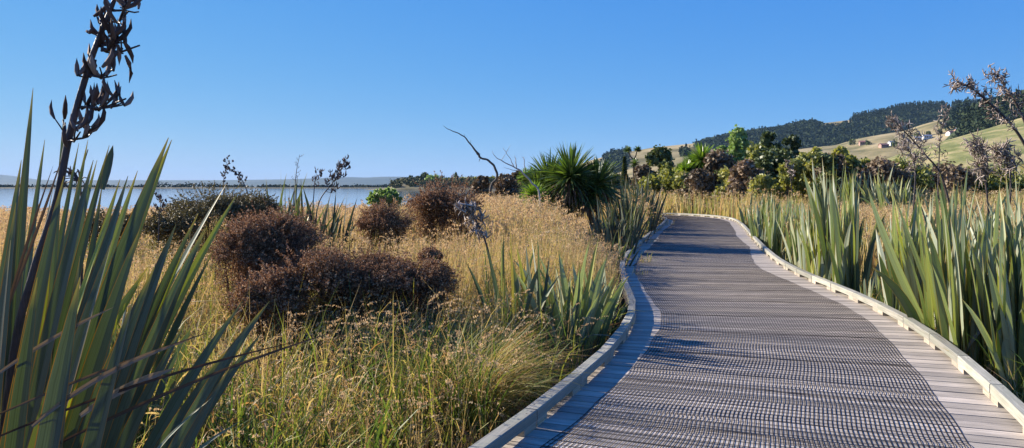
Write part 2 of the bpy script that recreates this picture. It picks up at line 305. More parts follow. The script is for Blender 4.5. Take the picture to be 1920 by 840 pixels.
# ---------------------------------------------------------------- boardwalk curves
Lpx = [(898,837),(948,800),(1004,763),(1047,729),(1097,688),(1137,654),(1159,629.5),(1177,605),(1187,584),(1187,563),(1177,540),(1168,516),(1166,495),(1173,477),(1191,459),(1217,437),(1238,422),(1247,413)]
Lp = [np.array([-3.6,-4.0]), np.array([-2.15,-0.6])]
Lp += [G(x-2 if i < 9 else x, y, 0.11)[:2] for i, (x, y) in enumerate(Lpx)]
LL = np.array(Lp)
tg = np.gradient(LL, axis=0)
for _ in range(1): tg[1:-1] = (tg[:-2]+2*tg[1:-1]+tg[2:])/4
tg /= np.linalg.norm(tg, axis=1)[:, None]
Rpx = [(1913,763),(1840,695),(1777,642),(1720,604),(1660,573),(1611,547),(1550,526),(1501,509),(1461,487),(1433,463),(1404,431),(1386,414)]
Rt = np.array([G(x, y, .11)[:2] for x, y in Rpx]); Rt = np.vstack([[(-.55, -5.4)], [(.98, -1.6)], Rt])
def cross(p, n):
    best = None
    for a, b in zip(Rt[:-1], Rt[1:]):
        d = b-a; den = n[0]*d[1]-n[1]*d[0]
        if abs(den) < 1e-9: continue
        t = ((a[0]-p[0])*d[1]-(a[1]-p[1])*d[0])/den; u = ((a[0]-p[0])*n[1]-(a[1]-p[1])*n[0])/den
        if t > 0 and -.001 <= u <= 1.001 and (best is None or t < best): best = t
    return best
NR = np.stack([tg[:, 1], -tg[:, 0]], 1)
wk = np.array([cross(p, n) or 3.0 for p, n in zip(LL, NR)]); print('widths', wk.round(2))
wk = np.clip(wk, 2.6, 3.3); wk[1:-1] = (wk[:-2]+2*wk[1:-1]+wk[2:])/4
RR = LL + NR*wk[:, None]
LL = np.vstack([LL, [(6.85, 33.6), (7.0, 35.0), (6.5, 36.4), (5.2, 37.6), (3.0, 38.6), (-1.0, 39.6)]])
RR = np.vstack([RR, [(9.95, 34.0), (10.05, 36.4), (9.6, 38.6), (8.4, 40.5), (5.6, 42.2), (0.6, 43.6)]])
both = catmull(np.hstack([LL, RR]), 24)
# smooth
for _ in range(160): both[1:-1] = (both[:-2]+2*both[1:-1]+both[2:])/4
for _ in range(380): both[1:-1, 2:] = (both[:-2, 2:]+2*both[1:-1, 2:]+both[2:, 2:])/4
C = (both[:, :2]+both[:, 2:])/2
arc = np.concatenate([[0], np.cumsum(np.linalg.norm(np.diff(C, axis=0), axis=1))])
def station(s): return np.array([np.interp(s, arc, both[:, k]) for k in range(4)])
YL = both[:, 1]; mono = np.maximum.accumulate(both[:, 1])
def on_walk(x, y, marg=0.12):
    """True where a ground point lies under the boardwalk"""
    x = np.atleast_1d(x); y = np.atleast_1d(y); res = np.zeros(len(x), bool)
    cs = C[::6]
    for i in range(0, len(x), 20000):
        xx = x[i:i+20000]; yy = y[i:i+20000]
        d2 = (xx[:, None]-cs[None, :, 0])**2+(yy[:, None]-cs[None, :, 1])**2
        res[i:i+20000] = d2.min(1) < (1.53+marg)**2
    far = (y > 33)
    if far.any():
        poly = [tuple(p) for p in both[both[:, 1] > 32][:, :2]]+[tuple(p) for p in both[both[:, 1] > 32][:, 2:]][::-1]
        res |= far & inpoly(x, y, poly)
    return res
def inpoly(x, y, poly):
    ins = np.zeros(len(x), bool); j = len(poly)-1
    for i in range(len(poly)):
        xi, yi = poly[i]; xj, yj = poly[j]
        c = ((yi > y) != (yj > y)) & (x < (xj-xi)*(y-yi)/(yj-yi+1e-12)+xi)
        ins ^= c; j = i
    return ins
bmk = empty('boardwalk', (0, 0, 0))
tag(bmk, 'weathered grey timber boardwalk curving away, covered with black grip netting', 'boardwalk')
g = Geo()
PW, GAP = 0.145, 0.013
s = 0.0; k = 0
s_end = arc[-1]
while s < s_end-PW:
    a = station(s+GAP/2); b = station(s+PW-GAP/2)
    j = rs.uniform(-.004, .004); ex = 0.045+rs.uniform(-.01, .012)
    def ends(q):
        l, r = q[:2], q[2:]; d = (r-l)/np.linalg.norm(r-l); return l-d*ex, r+d*ex
    al, ar = ends(a); bl, br = ends(b); z0 = j*0.4
    top = [[*al, z0], [*ar, z0], [*br, z0], [*bl, z0]]; bot = [[p[0], p[1], z0-.04] for p in top]
    Lg = np.linalg.norm(ar-al); off = rs.rand()*50
    for f_, uvs in (([top[0], top[1], top[2], top[3]], [(0, 0), (Lg, 0), (Lg, PW), (0, PW)]),
                    ([bot[0], bot[1], top[1], top[0]], [(0, 0), (Lg, 0), (Lg, .04), (0, .04)]),
                    ([top[3], top[2], bot[2], bot[3]], [(0, 0), (Lg, 0), (Lg, .04), (0, .04)]),
                    ([bot[3], bot[0], top[0], top[3]], [(0, 0), (PW, 0), (PW, .04), (0, .04)]),
                    ([top[1], bot[1], bot[2], top[2]], [(0, 0), (PW, 0), (PW, .04), (0, .04)])):
        g.add(f_, [[0, 1, 2, 3]], np.array(uvs)+off*np.array([1, 0]), rs.rand() if f_ is None else (k*0.618) % 1.0)
    s += PW+(.006 if k % 7 == 0 else 0); k += 1
g.build('deck_planking', M['deck'], bmk)
# stringers under the deck
for fr in (0.06, 0.5, 0.94):
    g = Geo(); ss = np.arange(0, s_end, .5); st = np.array([station(x) for x in ss]); c = st[:, :2]*(1-fr)+st[:, 2:]*fr
    d = np.gradient(c, axis=0); d /= np.linalg.norm(d, axis=1)[:, None]; nn = np.stack([d[:, 1], -d[:, 0]], 1)*.045
    rows = [np.column_stack([c-nn, np.full(len(c), -.046)]), np.column_stack([c-nn, np.full(len(c), -.24)]), np.column_stack([c+nn, np.full(len(c), -.24)]), np.column_stack([c+nn, np.full(len(c), -.046)])]
    V = np.stack(rows, 1); idx = np.arange(len(c)*4).reshape(-1, 4); nx = np.roll(idx, -1, 1)
    q = np.stack([idx[:-1], nx[:-1], nx[1:], idx[1:]], -1); g.add(V, q, V[..., [0, 2]]); g.build('stringer', M['block'], bmk)
for fr in (0.06, 0.94):
    for sx in np.arange(3, s_end-1, 2.9):
        p = station(sx); c = p[:2]*(1-fr)+p[2:]*fr+0.0
        g = Geo(); sgn = -1 if fr < .5 else 1; dd = (p[2:]-p[:2])/np.linalg.norm(p[2:]-p[:2]); c = c+dd*sgn*.105
        tube(g, [(c[0], c[1], GZ-.3), (c[0], c[1], GZ), (c[0], c[1], -.045)], .05, 8); g.build('pile', M['block'], bmk)
# kerb beams with spacer blocks
def kerb_box(g, x0, x1, w, z0, z1, bev=0.006, tint=.5):
    pr = [(-w/2, z0), (w/2, z0), (w/2, z1-bev), (w/2-bev, z1), (-w/2+bev, z1), (-w/2, z1-bev)]
    xs = [x0, x1]; V = [[(x, y, z) for (y, z) in pr] for x in xs]
    arr = np.array(V); idx = np.arange(12).reshape(2, 6); nx = np.roll(idx, -1, 1)
    q = np.stack([idx[:-1], idx[1:], nx[1:], nx[:-1]], -1).reshape(-1, 4)
    per = np.array([0, w, w+z1-z0, w+z1-z0+.01, 2*w+z1-z0, 2*w+z1-z0+.01])
    uv = np.stack([np.broadcast_to(np.array(xs)[:, None], (2, 6)), np.broadcast_to(per[None], (2, 6))], -1)
    g.add(arr, q, uv, tint)
    for x, o in ((x0, 1), (x1, -1)):
        pts = [(x, y, z) for (y, z) in pr]; 
        qs = [[0, 1, 2, 5], [5, 2, 3, 4]] if o == -1 else [[5, 2, 1, 0], [4, 3, 2, 5]]
        g.add(pts, qs, [(y, z*3) for (y, z) in pr], tint)
BL = 0.955
protos = []
for v in range(6):
    g = Geo(); kerb_box(g, 0.007, BL-.007, .088, .046, .112, tint=v/6+.05)
    kb = g.build('kerb_beam', M['kerb'], bmk); 
    blocks = []
    for (x0, x1) in ((.006, .19), (BL-.2, BL-.006)):
        g = Geo(); kerb_box(g, x0, x1, .082, .001, .0455, bev=.002, tint=(v*.37) % 1); blocks.append(g.build('spacer_block', M['block'], kb))
    nails = []
    for (x_, y_) in ((.1, .015), (BL-.1, -.012)):
        g = Geo(); tube(g, [(x_, y_, .108), (x_, y_, .1135), (x_, y_, .1136)], [.007, .006, 0.0005], 8); nails.append(g.build('nail_head', M['nail'], kb))
    protos.append((kb, blocks+nails))
cnt = 0
for side in (0, 1):
    cv = both[:, :2].copy() if side == 0 else both[:, 2:].copy()
    d = np.gradient(cv, axis=0); d /= np.linalg.norm(d, axis=1)[:, None]
    sgn = 0
    i0 = int(np.argmax(cv[:, 1] > (2.9 if side == 0 else 2.6)))
    p = cv[i0]; i = i0
    for kk in range(48):
        j = i+1
        while j < len(cv)-1 and np.linalg.norm(cv[j]-p) < BL: j += 1
        if j >= len(cv)-1: break
        a, b = cv[j-1], cv[j]; 
        for t in np.linspace(0, 1, 21):
            q_ = a+(b-a)*t
            if np.linalg.norm(q_-p) >= BL: break
        ang = math.atan2(q_[1]-p[1], q_[0]-p[0])
        kb, ch = protos[cnt % 6]
        if cnt >= 6:
            nk = kb.copy(); col.objects.link(nk); nk.parent = bmk
            for c_ in ch:
                cc = c_.copy(); col.objects.link(cc); cc.parent = nk
        else: nk = kb
        nk.location = (p[0], p[1], 0); nk.rotation_euler = (0, 0, ang+rs.uniform(-.004, .004)); cnt += 1
        p = q_; i = j-1
# grip netting : real strands
g = Geo()
ss = np.arange(2.0, s_end-.3, .078); st = np.array([station(x) for x in ss])
ml_, mr_ = 0.27, 0.37
d = st[:, 2:]-st[:, :2]; Wd = np.linalg.norm(d, axis=1); d /= Wd[:, None]
fwd = np.stack([-d[:, 1], d[:, 0]], 1)
nA = 82; us = np.linspace(0, 1, nA)
left = st[:, :2]+d*(ml_+0.05*np.sin(ss*.55))[:, None]; width = (Wd-ml_-mr_+0.04*np.sin(ss*.8+1))
U, Sg = np.meshgrid(us, ss)
ph = np.floor((Sg+0.12*np.sin(U*3))/1.12)
def wave(u, s_):
    fr = (s_+0.10*np.sin(u*2.3)) % 1.12
    return 0.008*np.exp(-((fr-.1)/.035)**2)*(0.55+0.45*np.sin(u*7+np.floor(s_/1.12)*2.1))
Z = .003+wave(U, Sg)+.0008*np.abs(np.sin(Sg*21+U*9))
sh = 0.010*np.sin(Sg*1.9+U*5)+0.008*np.sin(Sg*5.3+U*2)
X = left[:, None, 0]+d[:, None, 0]*(U*width[:, None]+sh)+fwd[:, None, 0]*.03*np.exp(-(((Sg) % 1.12-.12)/.06)**2)*np.sin(U*9+ph)
Y = left[:, None, 1]+d[:, None, 1]*(U*width[:, None]+sh)+fwd[:, None, 1]*.03*np.exp(-(((Sg) % 1.12-.12)/.06)**2)*np.sin(U*9+ph)
PT = np.stack([X, Y, Z], -1)
hw = .0021
def strand(PT, side, hw=.0023):      # PT (a,b,3) strands run along axis 0, side (a,b,2)
    a, b, _ = PT.shape
    s3 = np.concatenate([side, np.zeros(side.shape[:-1]+(1,))], -1)
    r0 = PT-s3*hw; r3 = PT+s3*hw; r1 = r0+np.array([0, 0, .0016]); r2 = r3+np.array([0, 0, .0016])
    V = np.stack([r0, r1, r2, r3], 2); idx = np.arange(a*b*4).reshape(a, b, 4)
    q = np.stack([idx[:-1, :, :-1], idx[:-1, :, 1:], idx[1:, :, 1:], idx[1:, :, :-1]], -1)
    g.add(V, q, None, .5)
strand(PT[::1], np.broadcast_to(d[:, None, :], PT.shape[:2]+(2,)))
PTt = np.transpose(PT[:, ::3], (1, 0, 2))
strand(PTt, np.transpose(np.broadcast_to(fwd[:, None, :], PT[:, ::3].shape[:2]+(2,)), (1, 0, 2)), .0022)
for sc0 in np.arange(3.1, s_end-1, 1.12):          # overlaps where one length of netting lies on the next
    for row in range(2):
        so2 = sc0+row*.028; st2 = station(so2); dd2 = (st2[2:]-st2[:2]); W2 = np.linalg.norm(dd2); dd2 /= W2; f2 = np.array([-dd2[1], dd2[0]])
        uu = np.linspace(0, 1, 20); px_ = st2[:2]+dd2*(ml_+.05*np.sin(so2*.55)); wd_ = W2-ml_-mr_+.04*np.sin(so2*.8+1)
        q2 = px_[None]+dd2[None]*(uu*wd_)[:, None]+f2[None]*(.03*np.sin(uu*9+row*.3+sc0))[:, None]
        PS = np.column_stack([q2, np.full(20, .0065)+wave(uu, np.full(20, so2))])[:, None, :]
        strand(PS, np.broadcast_to(f2, (20, 1, 2)))
g.build('grip_netting', M['net'], bmk)

# ---------------------------------------------------------------- ground, lake, hills
def landmask(x, y):
    xs = np.interp(y, [-50, 24, 30, 36, 60, 200, 480, 520, 560, 640, 900], [-400, -60, -14, -2.2, -3.5, -9, -22, -60, -80, -95, -120])
    near = x-xs
    return near
def gz(x, y):
    x = np.asarray(x, float); y = np.asarray(y, float)
    m = landmask(x, y); wd = 1+np.abs(y)*.02
    t = np.clip(m/wd+.5, 0, 1); t = t*t*(3-2*t)
    und = .05*np.sin(x*.9+1)*np.sin(y*.7)+.03*np.sin(x*2.3+y*1.7)
    z = -2.4+(2.4+GZ)*t + und*t*(np.hypot(x, y) < 60)
    far = np.clip((y-1050-60*np.sin(x*.004)-30*np.sin(x*.013))/60, 0, 1); z = np.maximum(z, -2.4+far*(2.4+.4))
    return z
angs = np.linspace(0, 2*np.pi, 361)[:-1]
fine = np.linspace(R(48), R(132), 420); angs = np.sort(np.concatenate([angs[(angs < R(48)) | (angs > R(132))], fine]))
rad = np.concatenate([[0.3], np.geomspace(.8, 14000, 230)])
A_, R_ = np.meshgrid(angs, rad)
x, y = R_*np.cos(A_), R_*np.sin(A_); z = gz(x, y)
g = Geo(); idx = np.arange(x.size).reshape(x.shape); nx = np.roll(idx, -1, 1)
g.add(np.stack([x, y, z], -1), np.stack([idx[:-1], nx[:-1], nx[1:], idx[1:]], -1))
tag(g.build('ground', M['mud'], smooth=True), kind='structure')
g = Geo()
xs = np.concatenate([-np.geomspace(1, 14000, 30)[::-1], np.geomspace(1, 14000, 30)]); ys = np.concatenate([[-300, 0, 10], np.geomspace(20, 14000, 40)])
X, Y = np.meshgrid(xs, ys); idx = np.arange(X.size).reshape(X.shape)
g.add(np.stack([X, Y, X*0-.9], -1), np.stack([idx[:-1, :-1], idx[:-1, 1:], idx[1:, 1:], idx[1:, :-1]], -1))
tag(g.build('lake', M['water']), kind='structure')

from mathutils import noise as mn
def ridge(name, pts, D, front, back, mat, nx_=220, ny=46, amp=.06, fr=.01, seed=0, shape=1.4):
    px = np.array([p[0] for p in pts], float); py = np.array([p[1] for p in pts], float)
    q = np.linspace(px[0], px[-1], nx_); h = EYE-(np.interp(q, px, py)-HY)/FP*D
    for _ in range(2): h[1:-1] = (h[:-2]+2*h[1:-1]+h[2:])/4
    t = np.concatenate([np.linspace(0, 1, ny), 1+np.linspace(0, 1, 14)[1:]])
    V = np.zeros((nx_, len(t), 3))
    for i in range(nx_):
        for j, tt in enumerate(t):
            dep = D-front*(1-tt) if tt <= 1 else D+back*(tt-1)
            xx = (q[i]-CX)/FP*D*(0.35+0.65*dep/D) if tt <= 1 else (q[i]-CX)/FP*D*(1+(dep-D)/D*.5)
            prof = (math.sin(min(tt, 1)*math.pi/2)**shape) if tt <= 1 else math.cos((tt-1)*math.pi/2)
            nz = mn.fractal(Vector((xx*fr+seed, dep*fr, seed)), 1.0, 2.0, 5)
            gate = min(1, max(0, (h[i]-GZ)/(0.02*D))) 
            V[i, j] = (xx, dep, GZ-1+(h[i]-GZ+1)*prof+nz*amp*(h.max())*prof*(1-prof*.97)*gate*(1 if tt <= 1 else 0))
    g = Geo(); idx = np.arange(nx_*len(t)).reshape(nx_, len(t))
    g.add(V, np.stack([idx[:-1, :-1], idx[1:, :-1], idx[1:, 1:], idx[:-1, 1:]], -1))
    o = g.build(name, mat, smooth=True); tag(o, kind='structure')
    bvh = BVHTree.FromPolygons([tuple(v) for v in V.reshape(-1, 3)], [tuple(int(a) for a in f) for f in np.concatenate(g.q)])
    return o, bvh, V
def cover(o, polys):
    v = np.empty(len(o.data.vertices)*3, np.float32); o.data.vertices.foreach_get('co', v); v = v.reshape(-1, 3)
    px = CX+v[:, 0]/v[:, 1]*FP; py = HY-(v[:, 2]-EYE)/v[:, 1]*FP; m = np.zeros(len(v), bool)
    for po in polys: m |= inpoly(px, py, po)
    o.data.attributes['tint'].data.foreach_set('value', m.astype(np.float32))
def drop(bvh, x, y):
    h = bvh.ray_cast(Vector((x, y, 5000)), Vector((0, 0, -1)))
    return None if h[0] is None else h[0].z
skyA = [(960,352),(1000,348),(1050,324),(1100,303),(1140,293),(1157,287),(1171,287),(1187.6,284),(1221,278),(1280,272),(1316,268.5),(1354,259),(1407,251),(1468,242),(1502,233.5),(1540,233),(1598,226),(1620,222),(1650,217),(1680,208),(1700,206),(1715,205),(1750,205),(1772,203),(1810,202),(1830,200),(1920,192),(2050,180),(2300,200)]
hA, bA, VA = ridge('hill_back', skyA, 1800, 700, 500, M['hill_mix'], amp=.06, fr=.004, seed=3)
skyB = [(1060,352),(1140,330),(1200,312),(1260,297),(1335,287),(1400,288),(1460,286),(1500,280),(1562,274),(1600,262.5),(1640,255),(1690,247.5),(1725,235),(1762,225),(1792,217.5),(1815,215),(1920,204),(2050,195),(2300,230)]
hB, bB, VB = ridge('hill_middle', skyB, 1000, 420, 300, M['hill_dry'], amp=.07, fr=.008, seed=9)
skyC = [(1500,352),(1560,340),(1620,318),(1660,302),(1700,286),(1725,277.5),(1782,261),(1812,252.5),(1870,236),(1900,225),(1920,221),(2000,205),(2200,200),(2400,260)]
hC, bC, VC = ridge('hill_paddock', skyC, 430, 250, 160, M['hill_green'], amp=.05, fr=.02, seed=5)
skyD = [(1700,330),(1760,290),(1800,262),(1815,232),(1840,215),(1870,205),(1900,198),(1920,192),(2000,180),(2200,180),(2400,260)]
hD, bD, VD = ridge('hill_wooded', skyD, 640, 200, 200, M['hill_under'], amp=.05, fr=.012, seed=8)
mts = [(-900,318),(-500,322),(-200,318),(0,327),(40,335),(100,338),(190,338),(300,338),(420,338),(500,337),(560,336),(643,333),(663,331.5),(687,334),(715,331.5),(752,331.5),(800,334),(870,336),(960,338),(1060,336),(1200,340),(1400,352)]
ridge('distant_mountains', mts, 9000, 3000, 2500, M['mount'], amp=.3, fr=.0006, seed=2, ny=30)
pen = [(690,355),(732,352),(742,346),(752,342.5),(765,340),(790,338),(820,339),(850,341),(900,341),(960,341),(1010,343),(1080,347),(1180,352)]
hP, bP, VP = ridge('headland', pen, 620, 70, 120, noisy('headland_slope', [(0.3, (0.10, 0.09, 0.045)), (0.7, (0.24, 0.20, 0.11))], scale=.05, detail=8, rough=1), amp=.1, fr=.03, seed=4, shape=.6)

# leafy crown built of lobed leaf-clump faces, cheap enough for far woods
ico = bmesh.new(); bmesh.ops.create_icosphere(ico, subdivisions=2, radius=1); 
ICV = np.array([v.co[:] for v in ico.verts]); ICF = [[v.index for v in f.verts] for f in ico.faces]; ico.free()
def crown_faces(g, c, rx, rz, n, size, tint, cone=False):
    """n leaf-clump faces through a crown centred c"""
    u = rs.randn(n, 3); u /= np.linalg.norm(u, axis=1)[:, None]
    r = (rs.rand(n)**.5)*np.where(rs.rand(n) < .3, rs.uniform(1, 1.5, n), 1)
    lob = 1+.18*np.sin(u[:, 0]*5+c[0])*np.cos(u[:, 2]*4+c[1])
    p = u*(r*lob)[:, None]
    if cone:
        hgt = rs.rand(n)**1.5; a = rs.rand(n)*6.28; rr = (1-hgt)*rs.rand(n)**.4*(.75+.25*np.sin(hgt*25))
        p = np.stack([rr*np.cos(a), rr*np.sin(a), hgt*2-1], 1)
    q = np.array(c)+p*np.array([rx, rx, rz])
    cards(g, q, size*(.6+.8*rs.rand(n)), np.clip(tint+rs.randn(n)*.2, 0, 1), 1.3)

def wood(name, V, polys, cell, h, n, size, mat, kind='stuff', conif=.3, jit=.5, limit=9000):
    """scatter of crowns over the front of a hill wherever its picture position is inside polys (wood boundaries)"""
    g = Geo(); rows = V[:, :, :]; cntc = 0
    x0, x1 = V[..., 0].min(), V[..., 0].max(); y0, y1 = V[..., 1].min(), V[..., 1].max()
    return g
def scatter_wood(g, V, bvh, polys, step, h, n, size, conif, tint=.5):
    x0, x1 = V[..., 0].min(), V[..., 0].max(); y0, y1 = V[..., 1].min(), V[..., 1].max()
    X, Y = np.meshgrid(np.arange(x0, x1, step), np.arange(y0, y1, step)); X = (X+rs.uniform(-.5, .5, X.shape)*step).ravel(); Y = (Y+rs.uniform(-.5, .5, Y.shape)*step).ravel()
    px = CX+X/Y*FP; keep = (px > 1080) & (px < 2060); X, Y, px = X[keep], Y[keep], px[keep]; k = 0
    for x, y, p in zip(X, Y, px):
        z = drop(bvh, x, y)
        if z is None: continue
        py = HY-(z-EYE)/y*FP
        if not any(inpoly(np.array([p]), np.array([py]), po)[0] for po in polys): continue
        hh = h*(.7+.6*rs.rand()); c = rs.rand() < conif; k += 1
        if c: crown_faces(g, (x, y, z+hh*.75), hh*.30, hh*.8, n, size, tint-.15, True)
        else: crown_faces(g, (x, y, z+hh*.45), hh*.55, hh*.5, n, size, tint+rs.uniform(-.2, .3))
    return k
g = Geo()
forestA = [[(1100,340),(1140,286),(1180,284),(1176,330)], [(1312,268),(1354,256),(1407,248),(1468,239),(1502,230),(1536,231),(1545,238),(1575,236),(1598,228),(1920,190),(2100,180),(2100,300),(1600,300),(1500,300),(1400,300),(1330,285),(1298,276)]]
forestTop = [[(1598,230),(1598,222),(1660,212),(1670,200),(1716,196),(1718,212),(1670,222)], [(1720,212),(1720,198),(1772,198),(1770,214)], [(1785,212),(1785,190),(1920,180),(1920,200)]]
cover(hA, forestA+forestTop)
n1 = scatter_wood(g, VA, bA, forestA, 12.5, 8, 26, 3.4, .06, .45)
n2 = scatter_wood(g, VA, bA, forestTop, 8, 8.5, 30, 2.4, .75, .3)
tag(g.build('hillside_forest', M['farwood']), 'dark forest covering the back hill up to its skyline', 'forest', kind='stuff')
g = Geo()
n3 = scatter_wood(g, VD, bD, [[(1790,290),(1800,262),(1812,225),(1840,200),(2060,150),(2060,300)]], 7.5, 11, 90, 1.6, .1, .5)
n4 = scatter_wood(g, VB, bB, [[(1768,245),(1770,226),(1800,214),(1822,212),(1818,250)], [(1250,292),(1258,284),(1290,282),(1290,296)]], 9, 11, 40, 2.6, .3, .3)
tag(g.build('bush_belt', M['farwood']), 'dark bush filling the gully behind the green paddock', 'forest', kind='stuff')
print('forest', n1, n2, n3, n4)

def tree_thing(name, x, y, z0, h, rx, mat, label, cat='tree', group=None, n=1500, size=.3, tint=.5, shape='round', trunk=.18, lean=0):
    root = empty(name, (x, y, z0)); tag(root, label, cat, group)
    g = Geo()
    tp = [(0, 0, -.2), (lean*.2*h, 0, h*.25), (lean*.5*h, rs.uniform(-.03, .03)*h, h*.55), (lean*.7*h, 0, h*.85)]
    tube(g, tp, [trunk, trunk*.8, trunk*.5, trunk*.15], 7)
    for k in range(5):
        a = rs.rand()*6.28; s0 = rs.uniform(.2, .6)*h; e = np.array([math.cos(a)*rx*.6, math.sin(a)*rx*.6, s0+h*.25])
        tube(g, [(0, 0, s0), e*[.5, .5, 1]-np.array([0, 0, h*.08]), e], [trunk*.4, trunk*.25, trunk*.08], 5)
    g.build('trunk', M['bark'], root)
    g = Geo()
    if shape == 'cone':
        crown_faces(g, (lean*.6*h, 0, h*.55), rx, h*.47, n, size, tint, True)
    else:
        K = 34 if shape != 'tall' else 40
        for k in range(K):
            if shape == 'tall':
                f = (k+.5)/K; cz = h*(.10+.82*f); off = rx*rs.uniform(.2, .7)*(1-f*.85); rr = rx*(.50-.30*f)*rs.uniform(.7, 1.2)
            else:
                e_ = rs.uniform(-.95, 1); rr = rx*rs.uniform(.18, .40); cz = h*.5+e_*(h*.5-rr*.8); off = rx*.72*math.sqrt(max(.08, 1-e_*e_*.9))*rs.uniform(.55, 1)
            a = rs.rand()*6.28 if k else 0
            crown_faces(g, (math.cos(a)*off+lean*cz, math.sin(a)*off, cz), rr, rr*.85, n//K, size, tint+rs.uniform(-.22, .22))
    g.build('crown', mat, root)
    return root

# trees on the headland, the far shore
HD = 'trees on the headland across the lake'
def head_tree(px, top, wpx, mat, lab, shape='round', D=600):
    x = (px-CX)/FP*D; z = drop(bP, x, D); z = GZ if z is None or z < GZ else z
    zt = EYE-(top-HY)/FP*D; h = max(2.5, zt-z); tree_thing('pine_tree' if shape == 'cone' else 'broadleaf_tree', x, D, z-.3, h, wpx/FP*D/2, mat, lab, 'tree', HD, n=350, size=1.3, trunk=.35, shape=shape)
head_tree(769,329,16,M['leaf_dark'],'dark pointed pine left on the headland crest across the lake','cone')
head_tree(783,331,20,M['leaf_dark'],'low dark tree between the pointed pine and the tallest headland tree')
head_tree(795,323,20,M['leaf_dark'],'tallest dark tree on the headland beside the rounded pale green tree')
head_tree(812,326,32,M['leaf_light'],'rounded pale green tree in the middle of the headland', D=585)
head_tree(836,333,26,M['leaf_mid'],'olive tree just right of the rounded pale green headland tree')
head_tree(855,323,22,M['leaf_dark'],'solitary dark pointed pine right of centre on the headland','cone')
head_tree(868,332,26,M['leaf_mid'],'olive tree just right of the solitary pointed pine on the headland')
head_tree(893,330,30,M['leaf_mid'],'wide olive tree behind the pale shore strip on the headland')
head_tree(918,329,30,M['leaf_mid'],'olive tree behind the curved dead branch on the headland')
head_tree(945,326,28,M['leaf_dark'],'dark tree behind the bleached dead branches across the lake')
head_tree(965,324,24,M['leaf_dark'],'dark tree on the skyline just left of the cabbage trees')
g = Geo()
for k in range(520):
    px = rs.uniform(735, 1020); D = rs.uniform(556, 630); x = (px-CX)/FP*D; z = drop(bP, x, D)
    if z is None or z < GZ-.2: continue
    h = rs.uniform(2, 5); crown_faces(g, (x, D, z+h*.4), h*.8, h*.55, 30, 1.2, rs.uniform(.1, .9))
tag(g.build('shore_scrub', M['scrub']), 'brown and olive scrub covering the headland across the lake', 'scrub', kind='stuff')
g = Geo()
for k in range(700):
    px = rs.uniform(-150, 760); D = rs.uniform(1120, 1190); x = (px-CX)/FP*D
    if (mn.noise(Vector((px*.02, 3, 1)))+.15) < rs.uniform(-.5, .5): continue
    h = rs.uniform(2, 5)*(1.9 if 335 < px < 400 or 280 < px < 330 else 1); crown_faces(g, (x, D, .3+h*.4), h*1.6, h*.6, 14, 2.5, rs.uniform(0, .5))
tag(g.build('far_shore_trees', M['farwood']), 'low dark line of trees along the far lake shore', 'tree line', kind='stuff')

# houses on the hillside
def house(px, py, bv, D0, wd, dp, hgt, wm, rm, lab, rz=0.0):
    o = Vector((0, 0, EYE)); dvec = Vector(((px-CX)/FP, 1, -(py-HY)/FP)).normalized()
    hit = bv.ray_cast(o, dvec); loc = hit[0] if hit[0] else Vector(P(px, py, D0))
    root = empty('house', loc, rz); tag(root, lab, 'house', 'houses on the hillside')
    wd *= .8; dp *= .8; hgt *= .85; g = Geo(); x, y = wd/2, dp/2
    V = [(-x, -y, -2), (x, -y, -2), (x, y, -2), (-x, y, -2), (-x, -y, hgt), (x, -y, hgt), (x, y, hgt), (-x, y, hgt)]
    g.add(V, [[0, 1, 5, 4], [1, 2, 6, 5], [2, 3, 7, 6], [3, 0, 4, 7]]); ap = hgt+dp*.3
    g.add([(-x, -y, hgt), (-x, y, hgt), (-x, 0, ap), (-x, 0, ap)], [[0, 1, 2, 3]]); g.add([(x, -y, hgt), (x, y, hgt), (x, 0, ap), (x, 0, ap)], [[0, 1, 2, 3]])
    g.build('wall', wm, root)
    g = Geo(); e = .5
    for s_ in (-1, 1):
        a = [(-x-e, s_*(y+e), hgt-.2), (x+e, s_*(y+e), hgt-.2), (x+e, 0, ap+.05), (-x-e, 0, ap+.05)]; b = [(p[0], p[1], p[2]+.25) for p in a]
        g.add(a+b, [[0, 1, 2, 3], [4, 5, 6, 7], [0, 1, 5, 4], [1, 2, 6, 5], [3, 0, 4, 7]])
    rf = g.build('roof', rm, root)
    g = Geo(); tube(g, [(x*.4, 0, ap-.5), (x*.4, 0, ap+1.2)], .5, 4); g.build('chimney', M['wall_p'], rf)
    for wx in (-.6, -.1, .5):
        g = Geo(); c = wx*x; g.add([(c-.8, -y-.05, 1), (c+.8, -y-.05, 1), (c+.8, -y-.05, 2.3), (c-.8, -y-.05, 2.3), (c-.8, -y+.1, 1), (c+.8, -y+.1, 1), (c+.8, -y+.1, 2.3), (c-.8, -y+.1, 2.3)], [[0, 1, 2, 3], [0, 1, 5, 4], [3, 2, 6, 7]]); g.build('window', M['glass'], root)
house(1672, 272, bB, 800, 9, 7, 3, M['wall_w'], M['roof_g'], 'white house beside the dark tree, lowest of the hillside houses', .2)
house(1657, 276, bB, 780, 11, 7, 2.6, M['wall_p'], M['roof_r'], 'pinkish house with red roof just left of the lowest white house', .1)
house(1619, 271, bB, 800, 11, 7, 3, M['wall_p'], M['roof_r'], 'red roofed house left among trees at the foot of the dry hill', -.2)
house(1737, 260, bB, 860, 12, 7, 3, M['wall_w'], M['roof_g'], 'long white house in the middle of the hillside below the dry ridge', .1)
house(1722, 263, bB, 860, 8, 6, 3, M['wall_w'], M['roof_g'], 'small white house just left of the long white house', -.3)
house(1782, 253, bB, 900, 9, 7, 3, M['wall_w'], M['roof_r'], 'white house with red roof at the top of the green paddock', .3)
house(1796, 247, bB, 900, 8, 6, 3.2, M['wall_p'], M['roof_g'], 'grey roofed house highest on the slope beside the dark bush', -.1)
